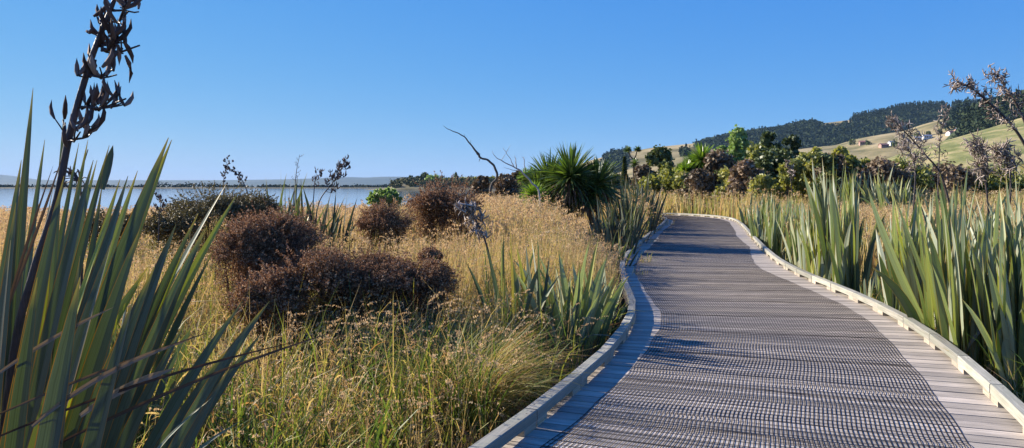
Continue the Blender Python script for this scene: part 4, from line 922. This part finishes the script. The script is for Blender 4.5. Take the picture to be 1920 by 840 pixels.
wiry(318, 432, 44, 34, 9.6, 'olive scrubby shrub between the left foreground flax and the lake', 9000, mat='wiry_green', sz=.015)
wiry(205, 436, 52, 34, 10.5, 'low olive shrub at the lake edge behind the left foreground flax', 9000, mat='wiry_green', sz=.016)
wiry(722, 378, 26, 17, 15, 'small bright green shrub behind the isolated round shrub', 1600, mat='leaf_light', sz=.05, name='green_shrub', tw=60)
# ---------------------------------------------------------------- dead branch, dead tree
def poly_tube_thing(name, label, cat, D, lines, mat, partn='limb', rr=.02):
    p0 = P(lines[0][0][0], lines[0][0][1], D); root = empty(name, (p0[0], D, GZ)); tag(root, label, cat); o = np.array(root.location[:])
    for li, ln in enumerate(lines):
        g = Geo(); pts = [P(a, b, D+dd)-o for (a, b, *r_) in ln for dd in [rs.uniform(-.05, .05) if 0 else 0.0]]
        if li == 0: pts = [np.array([pts[0][0], 0, -.1])]+pts
        rad_ = [ln[0][2] if li == 0 else ln[0][2]] + [q_[2] for q_ in ln] if li == 0 else [q_[2] for q_ in ln]
        c = catmull(np.array(pts), 5); r_ = np.interp(np.linspace(0, 1, len(c)), np.linspace(0, 1, len(rad_)), rad_)
        r_ = r_*.72
        c = c+np.sin(np.arange(len(c))*1.3)[:, None]*np.array([.004, .01, .004])
        tube(g, c, r_, 7); g.build(partn if li else 'trunk', mat, root, smooth=True)
poly_tube_thing('dead_branch', 'curved dark dead branch arching up left against the sky', 'branch', 20,
   [[(919,362,.05),(930,337,.045),(932,327,.045),(926,311,.042),(914,300,.040),(901,296,.036),(897,289,.045),(884,273,.028),(871,257,.022),(857,249,.018),(842,243,.012),(831,236,.006)],
    [(901,296,.02),(897,292,.02),(893,287,.012)], [(884,273,.014),(882,266,.006),(883,262,.003)], [(871,257,.012),(871,251,.004)], [(901,296,.018),(899,300,.012),(898,304,.004)]], M['deadwood'])
poly_tube_thing('dead_tree', 'thin bleached dead tree with forked bare twigs left of the cabbage trees', 'dead tree', 17,
   [[(1012,372,.03),(996,342,.028),(977,321,.025),(963,313,.02),(940,301,.014),(928,293,.01),(923,283,.005)],
    [(968,316,.02),(967,300,.012),(965,292,.006)], [(963,313,.018),(958,300,.01),(949,286,.008),(943,277,.004)], [(940,300,.008),(947,290,.005),(952,280,.003)],
    [(984,322,.016),(983,303,.012),(982,296,.010),(978,294,.005)], [(977,321,.015),(958,318,.008),(944,313,.004)], [(949,286,.006),(955,276,.004),(957,271,.002)]], M['palewood'])

# ---------------------------------------------------------------- cabbage trees
def head(root, off, r, n, mat, nm='leaf_head', tilt=2.3, wl=.035, dead=True):
    g = Geo(); u = rs.rand(n); til = np.arccos(1-u*(1-math.cos(tilt))); az = rs.rand(n)*6.28
    b = np.array(off)+np.column_stack([np.sin(til)*np.cos(az), np.sin(til)*np.sin(az), np.cos(til)])*.05*r/.6
    ribbons(g, b, az, til, r*rs.uniform(.75, 1.08, n), wl, rs.uniform(.0, .5, n)*np.clip(til, 0, 1), S=5, roll=rs.uniform(-.6, .6, n), fold=.15, prof='sword', tint=rs.rand(n), pw=2)
    h = g.build(nm, mat, root)
    if dead:
        g = Geo(); m_ = n//2; az = rs.rand(m_)*6.28
        ribbons(g, np.array(off)+np.column_stack([np.cos(az)*.04, np.sin(az)*.04, -rs.rand(m_)*.3*r]), az, rs.uniform(1.7, 2.3, m_), r*rs.uniform(.6, .95, m_), wl*.8, rs.uniform(.5, 1.1, m_), S=4, roll=0, fold=.1, prof='sword', tint=rs.rand(m_)*.7)
        g.build('dead_leaf_skirt', M['flax_dead'], root)
def cabbage(px, D, heads, label, mat='cabbage', n=150, wl=.044, name='cabbage_tree', dead=True, tr=.07, z0=None, fork=None):
    x = at_px(px, D); z0 = GZ if z0 is None else z0
    root = empty(name, (x, D, z0)); tag(root, label, 'cabbage tree', 'cabbage trees'); o = np.array([x, D, z0])
    g = Geo()
    fk = (P(fork[0], fork[1], D)-o) if fork else None
    if fork: tube(g, [(0, 0, -.1), fk*.5, fk], [tr*1.1, tr, tr*.9], 8)
    for (hx, hy, rp, dd) in heads:
        e = P(hx, hy, D+dd)-o
        if fork: tube(g, [fk, fk+(e-fk)*[.6, .6, .4], e], [tr*.9, tr*.7, tr*.5], 6); continue
        tube(g, [(0, 0, -.1), (e[0]*.3, e[1]*.4, e[2]*.45), (e[0]*.85, e[1]*.9, e[2]*.8), e], [tr*1.2, tr, tr*.8, tr*.6], 8)
    g.build('trunk', M['bark'], root)
    for (hx, hy, rp, dd) in heads: head(root, P(hx, hy, D+dd)-o, rp*1.12/FP*D, int(n*1.7), M[mat], wl=wl, dead=dead)
    return root
cabbage(1068, 19.5, [(1070, 332, 58, -.2)], 'middle and tallest of the three broad cabbage trees', n=250)
cabbage(1034, 20.2, [(1030, 340, 50, -.3), (1014, 362, 42, -.4), (1046, 372, 36, -.6)], 'left of the three broad cabbage trees', n=190)
cabbage(1122, 19.8, [(1120, 346, 50, -.4), (1098, 366, 42, -.5)], 'right of the three broad cabbage trees', n=200)
cabbage(1003, 18.0, [(1001, 366, 26, 0)], 'knee high young cabbage tree left of the broad ones', n=90, mat='cabbage_yellow', dead=False)
cabbage(996, 22, [(996, 338, 24, 0), (985, 332, 16, 0)], 'yellow green cabbage tree peeping out behind the left broad one', n=80, mat='cabbage_yellow')
cabbage(1188, 70, [(1177, 281, 8, 0), (1195, 280, 8, 0), (1190, 307, 10, -.3)], 'thin distant cabbage tree with two small tufts against the hill', n=60, wl=.08, dead=False, tr=.085, fork=(1188, 300))
cabbage(1314, 48, [(1316, 300, 31, 0), (1300, 313, 24, .5), (1285, 322, 20, -.4), (1328, 312, 22, .2)], 'bright green cabbage tree left of the tall light green tree', n=170, wl=.09, mat='cabbage_yellow', dead=False, tr=.1)

# ---------------------------------------------------------------- mid distance shrubs and trees
GM = 'shrubs and trees behind the bend'
def mid(px, top, bot, wpx, D, mat, lab, name='shrub', shape='round', n=2600, size=None, cat='shrub', tint=.5):
    x = at_px(px, D); z0 = GZ; zt = EYE-(top-HY)/FP*D; h = zt-z0
    size = size or D*.0034; n = int(n*2.1); wpx *= 1.38 if cat == 'shrub' else 1.2; h *= 1.04
    tree_thing(name, x, D, z0, h, wpx/2/FP*D, M[mat], lab, cat, GM, n=n, size=size, shape=shape, tint=tint, trunk=.09)
mid(1236, 281, 335, 66, 60, 'leaf_dark', 'dark round tree right of the thin distant cabbage tree', 'broadleaf_tree', n=4500, cat='tree')
mid(1171, 300, 335, 24, 62, 'leaf_dark', 'narrow dark conifer below the thin distant cabbage tree', 'conifer', 'cone', 1500, cat='tree', tint=.3)
mid(1386, 240, 330, 84, 54, 'leaf_light', 'tall light green tree with a pointed top right of the bend', 'broadleaf_tree', 'tall', 7000, cat='tree', size=.17)
mid(1362, 272, 330, 56, 53, 'leaf_light', 'lower light green tree against the left side of the tall one', 'broadleaf_tree', 'round', 2500, cat='tree', size=.17)
mid(1345, 285, 340, 56, 46, 'leaf_brown', 'brown shrub between the bright cabbage tree and the tall green tree', n=3500)
mid(1312, 318, 360, 60, 44, 'leaf_brown', 'low brown shrub below the bright green cabbage tree', n=3000)
mid(1245, 320, 365, 62, 50, 'leaf_mid', 'olive shrub below the dark round tree', n=3500)
mid(1280, 325, 365, 46, 47, 'leaf_mid', 'olive shrub right of the one below the dark round tree', n=2600, tint=.6)
mid(1368, 318, 365, 60, 43, 'leaf_mid', 'yellow green shrub at the foot of the tall light green tree', n=3000, tint=.8)
mid(1404, 300, 365, 64, 41, 'leaf_brown', 'pinkish brown shrub in front of the dark rounded shrub', n=4000, tint=.75)
mid(1450, 282, 360, 84, 45, 'leaf_dark', 'largest dark rounded shrub in the middle distance', n=6500, tint=.35)
mid(1425, 275, 350, 60, 47, 'leaf_mid', 'olive topped shrub between the tall tree and the dark rounded shrub', n=3500)
mid(1444, 252, 330, 40, 66, 'leaf_dark', 'dark umbrella shaped tree behind the dark rounded shrub', 'broadleaf_tree', n=1600, cat='tree', size=.35, tint=.4)
mid(1482, 259, 330, 42, 90, 'leaf_dark', 'distant bluish dark tree right of the umbrella shaped tree', 'broadleaf_tree', n=1600, cat='tree', size=.45, tint=.2)
mid(1505, 288, 350, 54, 42, 'leaf_mid', 'olive shrub directly right of the dark rounded shrub', n=3500)
mid(1530, 282, 350, 60, 40, 'leaf_mid', 'yellow olive shrub behind the tallest curved flax leaf', n=3500, tint=.7)
mid(1562, 285, 350, 56, 38, 'leaf_brown', 'brown shrub with dark base right of the tallest curved leaf', n=3000, tint=.4)
mid(1583, 276, 340, 60, 44, 'leaf_mid', 'bright olive shrub left of the large grey background flax', n=3500, tint=.8)
mid(1650, 296, 360, 90, 38, 'leaf_brown', 'low brown shrub in front of the grey background flax', n=3500, tint=.6)
mid(1700, 300, 360, 90, 45, 'leaf_mid', 'olive shrub at the foot of the paddock', n=3500, tint=.5)
mid(1775, 305, 360, 100, 50, 'leaf_brown', 'brown shrub below the green paddock', n=3500, tint=.5)
mid(1870, 308, 360, 110, 50, 'leaf_mid', 'olive shrub below the paddock at the right', n=3500, tint=.5)
mid(1215, 335, 370, 40, 56, 'leaf_mid', 'small olive shrub left of the bend behind the dark flax', n=1800, tint=.4)
mid(1140, 318, 360, 50, 60, 'leaf_dark', 'dark shrub hidden behind the right cabbage tree', n=1800, tint=.4)
mid(945, 328, 362, 46, 30, 'leaf_brown', 'brown shrub left of the young cabbage tree', n=2500, tint=.5)
mid(975, 325, 362, 46, 32, 'leaf_brown', 'dark brown shrub behind the bleached dead tree', n=2500, tint=.2)
mid(905, 333, 360, 34, 34, 'leaf_brown', 'small brown shrub behind the curved dead branch', n=1600, tint=.3)
mid(1010, 322, 362, 40, 36, 'leaf_dark', 'dark shrub behind the yellow green cabbage tree', n=1800, tint=.3)
mid(1478, 292, 355, 50, 39, 'leaf_mid', 'olive shrub against the right flank of the dark rounded shrub', n=3000, tint=.55)
mid(1545, 290, 350, 50, 36, 'leaf_dark', 'dark low shrub between the yellow olive and the brown shrubs', n=2600, tint=.5)
mid(1610, 288, 350, 60, 40, 'leaf_mid', 'olive shrub right of the bright olive one', n=3000, tint=.5)
mid(1290, 305, 355, 46, 52, 'leaf_mid', 'olive shrub below the left side of the bright green cabbage tree', n=2600, tint=.6)
mid(1208, 312, 350, 40, 64, 'leaf_brown', 'brownish shrub left of the dark round tree', n=1800, tint=.4)
mid(1260, 308, 350, 50, 58, 'leaf_mid', 'olive shrub on the right flank of the dark round tree', n=2400, tint=.3)
mid(1425, 330, 368, 60, 40, 'leaf_mid', 'low yellow green shrub in front of the pinkish brown one', n=2600, tint=.8)
# far scrub mass on flat land to the right
g = Geo()
for k in range(900):
    D = rs.uniform(60, 200); px = rs.uniform(1080, 2100); x = at_px(px, D)
    h = rs.uniform(1.5, 3.8); crown_faces(g, (x, D, GZ+h*.4), h*.8, h*.55, 36, .5, rs.uniform(.0, 1))
tag(g.build('scrub', M['scrub']), 'mass of olive and brown scrub on the flat behind the shrubs', 'scrub', kind='stuff')

# ---------------------------------------------------------------- grasses
def area(n, x0, x1, y0, y1, pad=.12, cond=None, pw=1.0):
    y = y0+(y1-y0)*rs.rand(n)**pw; x = x0+(x1-x0)*rs.rand(n)
    k = ~on_walk(x, y, pad)
    k &= (np.abs(x) < .72*y+2.2)
    k &= landmask(x, y) > .3
    if cond is not None: k &= cond(x, y)
    return x[k], y[k]
def clump(x, y, sc_=.35):
    n = len(x); return x+rs.randn(n)*.0, y
def fieldnoise(x, y, f, s):
    return np.sin(x*f+s)*np.cos(y*f*.9-s*2)+.6*np.sin(x*f*2.3-y*f*1.7+s*3)+.4*np.sin(x*f*4.1+y*f*5.3+s)
xleft = lambda y: np.interp(y, both[:, 1][:300], both[:, 0][:300])
def plant_plumes(g, x, y, z, h, n, size, lean_az, droop):
    """loose seed plumes at stem tops: many small hanging faces"""
    m_ = len(x); t = rs.rand(m_, n); 
    cx = x[:, None]+np.cos(lean_az)[:, None]*droop[:, None]*t**1.5*.22+rs.randn(m_, n)*.018*(1.3-t)*size/.012
    cy = y[:, None]+np.sin(lean_az)[:, None]*droop[:, None]*t**1.5*.22+rs.randn(m_, n)*.018*(1.3-t)*size/.012
    cz = (z+h)[:, None]+t*.20-droop[:, None]*t**2*.16
    tint = np.clip(np.repeat(rs.rand(m_), n)*.7+rs.rand(m_*n)*.3, 0, 1)
    cards(g, np.stack([cx, cy, cz], -1).reshape(-1, 3), size*rs.uniform(.6, 1.3, m_*n), tint, 2.4, flat=-.8)

# 1. near left marsh grass
gA = Geo()
def clumpy(n, x0, x1, y0, y1, f, thr, sd):
    x, y = area(n, x0, x1, y0, y1, .10)
    k = fieldnoise(x, y, f, sd)+rs.randn(len(x))*.35 > thr
    return x[k], y[k]
def leftedge(x, y): return np.clip(np.where(x < xleft(y)+1, xleft(y)-x, 3)/1.15, .22, 1)
# dry straw and yellowing blades in clumps of uneven height
for (nn, f, thr, sd, hb, t0, t1, wd, cu) in ((36000, 3.1, .25, 1.3, .84, .42, .82, .007, 1.6), (42000, 4.3, .25, 4.1, .70, .02, .46, .010, 1.8), (34000, 5.2, .1, 7.7, .66, .66, 1.0, .0065, 2.2), (16000, 2.2, -.3, 2.9, .55, .3, 1, .0045, 1.4)):
    x, y = clumpy(nn, -7, 2.2, 2.3, 9.5, f, thr, sd); n = len(x)
    hh = (hb+.16*fieldnoise(x, y, f*1.3, sd+1))*rs.uniform(.4, 1.15, n)*leftedge(x, y)*np.clip(.55+(y-2.6)*.22, .55, 1)
    ribbons(gA, np.column_stack([x, y, gz(x, y)]), rs.rand(n)*6.28, rs.uniform(0, .38, n), hh*1.22, wd*rs.uniform(.6, 1.5, n), rs.uniform(.1, cu, n)**1.3, S=5, roll=rs.uniform(-1.2, 1.2, n), tint=np.clip(rs.uniform(t0, t1, n)-np.where((y < 4.6) & (rs.rand(n) < .55), .3, 0), 0, 1), pw=rs.uniform(1.5, 3), wob=.12)  # nearest blades shifted to darker, greener tints: foreground shade put into the colour
# curled dead leaves hanging in the grass
x, y = area(16000, -6, 2.2, 2.5, 9, .10); n = len(x)
ribbons(gA, np.column_stack([x, y, gz(x, y)+rs.uniform(.1, .7, n)*leftedge(x, y)]), rs.rand(n)*6.28, rs.uniform(.2, 1.4, n), rs.uniform(.08, .25, n), rs.uniform(.006, .014, n), rs.uniform(1, 3.6, n), S=5, roll=rs.uniform(-1.2, 1.2, n), tint=rs.uniform(.55, .98, n), twist=rs.uniform(-2, 2, n))
# dead understorey tangle, its dark tints also painting shade between the blades
x, y = area(18000, -7, 2.2, 2.3, 10, .05); n = len(x)
ribbons(gA, np.column_stack([x, y, gz(x, y)+rs.rand(n)*.3*leftedge(x, y)]), rs.rand(n)*6.28, rs.uniform(.4, 1.6, n), rs.uniform(.15, .5, n), rs.uniform(.004, .010, n), rs.uniform(-.8, 1.6, n), S=3, roll=rs.uniform(-1.2, 1.2, n), tint=rs.uniform(.82, 1, n))
# broad bright green blades
for k in range(270):
    cx, cy = rs.uniform(-5, 1.4), rs.uniform(3.0, 9)
    if on_walk(cx, cy, .15)[0] or abs(cx) > .72*cy+1.5: continue
    m_ = 14; ribbons(gA, np.column_stack([cx+rs.randn(m_)*.06, cy+rs.randn(m_)*.06, np.full(m_, GZ)]), rs.rand(m_)*6.28, rs.uniform(.0, .3, m_), rs.uniform(.55, 1.05, m_), rs.uniform(.009, .016, m_), rs.uniform(.3, 1.7, m_), S=6, roll=rs.uniform(-.8, .8, m_), tint=rs.uniform(.05, .42, m_), pw=2)
tag(gA.build('marsh_grass', M['grass']), 'green and yellow marsh grass in the foreground beside the boardwalk', 'grass', kind='stuff')

# 2. golden reed field
gB = Geo(); gP = Geo()
BUSH = []
for (px_, rp_, D_) in ((508,84,7.6),(450,48,7.2),(592,92,6.9),(692,82,7.1),(785,70,7.3),(500,60,6.5),(722,46,11.5),(836,62,13.5),(400,78,11.5),(470,48,11.8),(975,60,7.4),(1052,70,7.6),(1108,50,8.6),(930,40,8.4),(545,60,12.5),(605,55,12.2),(418,50,13.5)): BUSH.append((at_px(px_, D_), D_, rp_/FP*D_*1.15))
def reeds(n, x0, x1, y0, y1, hb, wd, plume_frac, npl, psz, pad=.15, cond=None, S=3, tshift=0, hvar=.30):
    x, y = area(n, x0, x1, y0, y1, pad, cond); n = len(x)
    if n == 0: return
    fn = fieldnoise(x, y, .9, 3.0)+.8*fieldnoise(x, y, 3.3, 1.0); kk = rs.rand(n) < np.clip(.85+.35*fieldnoise(x, y, 4.1, 5.0), .25, 1); x, y, fn = x[kk], y[kk], fn[kk]; n = len(x); wd = wd*1.35; h = (hb+hvar*fn*.35)*rs.uniform(.6, 1.12, n)
    inner = (y < 33) & (x < xleft(y)+1.5); dist = np.where(inner, xleft(y)-x, 2); h *= np.clip(.5+dist*.5, .45, 1)*np.where(y > 11, np.interp(x, [-5, -1], [.76, 1]), 1)
    z = gz(x, y); az = rs.normal(.2, 1.6, n); ti = rs.uniform(0, .16, n); cu = rs.uniform(0, .35, n)
    for (bx_, by_, br_) in BUSH:
        dd_ = np.hypot(x-bx_, (y-by_-.0)*np.where(y < by_, .55, 1.0)); h *= np.where(dd_ < br_, .5, np.where(dd_ < br_*1.8, .82, 1))
    tn = np.clip(.45-.16*fieldnoise(x, y, 1.6, 6.0)+tshift+rs.randn(n)*.26, 0, 1)
    tip = ribbons(gB, np.column_stack([x, y, z]), az, ti, h, wd*rs.uniform(.7, 1.4, n), cu, S=S, roll=rs.uniform(-1.5, 1.5, n), tint=tn, pw=1.8, prof='grass')
    k = rs.rand(n) < plume_frac; tp = tip[k]
    plant_plumes(gP, tp[:, 0], tp[:, 1], tp[:, 2], np.full(len(tp), -.14), npl, psz, az[k], rs.uniform(.2, 1., k.sum()))
reeds(44000, -9, 2.4, 6.5, 13, 1.22, .0062, .3, 18, .0095)
reeds(56000, -16, 3.4, 12, 21, 1.5, .010, .6, 14, .017)
reeds(44000, -24, 6, 20, 34, 1.4, .016, .55, 11, .026)
reeds(16000, -2.5, 6.5, 26, 60, 1.4, .025, .40, 9, .03, cond=lambda x, y: x < 30)
reeds(30000, 5, 34, 34, 66, 1.55, .035, .4, 8, .035, tshift=-.12)
# right side behind the flax
reeds(12000, 3.4, 10, 4.0, 12, .9, .008, .3, 14, .010, pad=1.3, tshift=-.1)
reeds(24000, 4.2, 15, 9, 22, 1.25, .012, .5, 13, .018, pad=1.3)
reeds(22000, 6, 26, 20, 38, 1.15, .02, .4, 10, .023, pad=.3, tshift=-.05)
# tall individual seeding stems in front of the dark shrubs
x, y = area(1500, -4.5, .6, 5.0, 7.2, .3); n = len(x); z = gz(x, y); az = rs.normal(.3, .8, n)
k = (rs.rand(n) < .3) & (fieldnoise(x, y, 2.5, 2.2) > -.1); x, y, z, az = x[k], y[k], z[k], az[k]; n = len(x)
tip = ribbons(gB, np.column_stack([x, y, z]), az, rs.uniform(0, .12, n), rs.uniform(.75, 1.12, n), .004, rs.uniform(.1, .5, n), S=5, tint=rs.uniform(.4, .9, n))
plant_plumes(gP, tip[:, 0], tip[:, 1], tip[:, 2], np.full(n, -.12), 34, .0085, az, rs.uniform(.5, 1.8, n))
x, y = area(2600, -4.5, 1.6, 3.6, 7.5, .25); n = len(x); k = fieldnoise(x, y, 3.3, 8.0)+rs.randn(n)*.3 > .35; x, y = x[k], y[k]; n = len(x); az = rs.rand(n)*6.28
tip = ribbons(gB, np.column_stack([x, y, gz(x, y)]), az, rs.uniform(0, .15, n), rs.uniform(.6, .95, n), .0035, rs.uniform(.1, .6, n), S=5, tint=rs.uniform(.6, 1, n))
plant_plumes(gP, tip[:, 0], tip[:, 1], tip[:, 2], np.full(n, -.12), 26, .007, az, rs.uniform(.3, 1.6, n))
tag(gB.build('reed_bed', M['reed']), 'golden dry reed stems filling the marsh on both sides', 'reeds', kind='stuff')
tag(gP.build('reed_plumes', M['panicle']), 'pinkish tan seed plumes topping the dry reeds', 'reeds', kind='stuff')
# green under-grass on the right of the kerb
gR = Geo()
x, y = area(16000, 2.6, 11, 2.8, 13, .12); n = len(x)
ribbons(gR, np.column_stack([x, y, gz(x, y)]), rs.rand(n)*6.28, rs.uniform(0, .5, n), rs.uniform(.3, .8, n), rs.uniform(.006, .012, n), rs.uniform(.3, 1.7, n), S=4, roll=rs.uniform(-1, 1, n), tint=np.clip(.35+rs.randn(n)*.28, 0, 1), pw=1.8)
x, y = area(9000, 5, 14, 12, 33, .12, cond=lambda x, y: np.array([True])); n = len(x)
ribbons(gR, np.column_stack([x, y, gz(x, y)]), rs.rand(n)*6.28, rs.uniform(0, .5, n), rs.uniform(.4, .8, n), rs.uniform(.012, .02, n), rs.uniform(.3, 1.2, n), S=3, roll=rs.uniform(-1, 1, n), tint=np.clip(.4+rs.randn(n)*.25, 0, 1), pw=1.8)
tag(gR.build('verge_grass', M['grass']), 'green grass under the flax beside the right kerb', 'grass', kind='stuff')

# 3. sedge tussocks (things)
def sedge(x, y, r, n, label, tr=(.3, .7), lean=0.0):
    root = empty('sedge_tussock', (x, y, GZ)); tag(root, label, 'tussock', 'sedge tussocks'); g = Geo()
    az = rs.rand(n)*6.28; az = np.where(rs.rand(n) < lean, rs.normal(0, .7, n), az); n = n
    ribbons(g, np.column_stack([rs.randn(n)*.07, rs.randn(n)*.07, np.zeros(n)]), az, rs.uniform(.05, .5, n), r*rs.uniform(.8, 1.3, n), rs.uniform(.003, .006, n), rs.uniform(.9, 2.0, n), S=7, roll=rs.uniform(-1, 1, n), tint=rs.uniform(*tr, n), pw=1.4)
    g.build('blades', M['grass'], root)
sedge(at_px(880, 5.6), 5.6, .95, 900, 'large orange green sedge tussock arching towards the left kerb', (.2, .95), .6)
sedge(at_px(815, 5.9), 5.9, .9, 500, 'green sedge tussock left of the large arching one', (.08, .5), .4)
sedge(at_px(940, 4.7), 4.7, .5, 160, 'small green tussock low beside the near left kerb', (.05, .4), .3)
# 4. weeds and litter on the deck edge
for (px, py, r, n, lab) in ((1208,492,.28,36,'tuft of dry weed growing through the deck at the left kerb curve'),(1222,455,.30,40,'weed tuft on the deck beside the far left kerb'),(1255,422,.35,40,'weed tuft on the deck at the inside of the bend'),(1196,515,.16,24,'small brown dead weed on the deck by the netting edge')):
    c = G(px, py, 0); root = empty('weed_tuft', (c[0], c[1], 0)); tag(root, lab, 'weed', 'weeds on the deck'); g = Geo()
    ribbons(g, np.column_stack([rs.randn(n)*.08, rs.randn(n)*.08, np.zeros(n)]), rs.rand(n)*6.28, rs.uniform(.2, 1.2, n), r*rs.uniform(.5, 1.2, n), rs.uniform(.004, .009, n), rs.uniform(.2, 1.2, n), S=4, tint=rs.uniform(.2, .9, n)); g.build('blades', M['grass'], root)
# twiggy tangle between reeds and left kerb
root = empty('tangled_shrub', (at_px(1085, 7.0), 7.0, GZ)); tag(root, 'dark leafless tangled shrub between the sedge and the left kerb', 'shrub'); g = Geo()
n = 1500; b = np.column_stack([rs.randn(n)*.42, rs.randn(n)*.6, rs.rand(n)*.45]); k = ~on_walk(b[:, 0]+root.location.x, b[:, 1]+7.0, .08); b = b[k]; n = len(b)
ribbons(g, b, rs.rand(n)*6.28, rs.uniform(0, 1.6, n), rs.uniform(.1, .35, n), .0045, rs.randn(n)*.7, S=4, prof='twig', roll=rs.rand(n)*3); g.build('stems', M['twig'], root)

# ---------------------------------------------------------------- haze
HAZE = 4.5e-5
bm = bmesh.new(); bmesh.ops.create_cube(bm, size=1); me = bpy.data.meshes.new('haze')
for v in bm.verts: v.co = Vector((v.co.x*34000, 6900+v.co.y*16000, 173.5+v.co.z*355))
bm.to_mesh(me); bm.free(); hz = bpy.data.objects.new('haze', me); col.objects.link(hz)
m, nt = newmat('haze'); out = N(nt, 'ShaderNodeOutputMaterial'); pv = N(nt, 'ShaderNodeVolumePrincipled', inputs={'Color': (0.42, 0.69, 1.0, 1), 'Density': HAZE, 'Anisotropy': 0.0}); nt.links.new(pv.outputs[0], out.inputs['Volume'])
me.materials.append(m); tag(hz, kind='stuff')
print('faces', sum(len(o.data.polygons) for o in bpy.data.objects if o.type == 'MESH'))
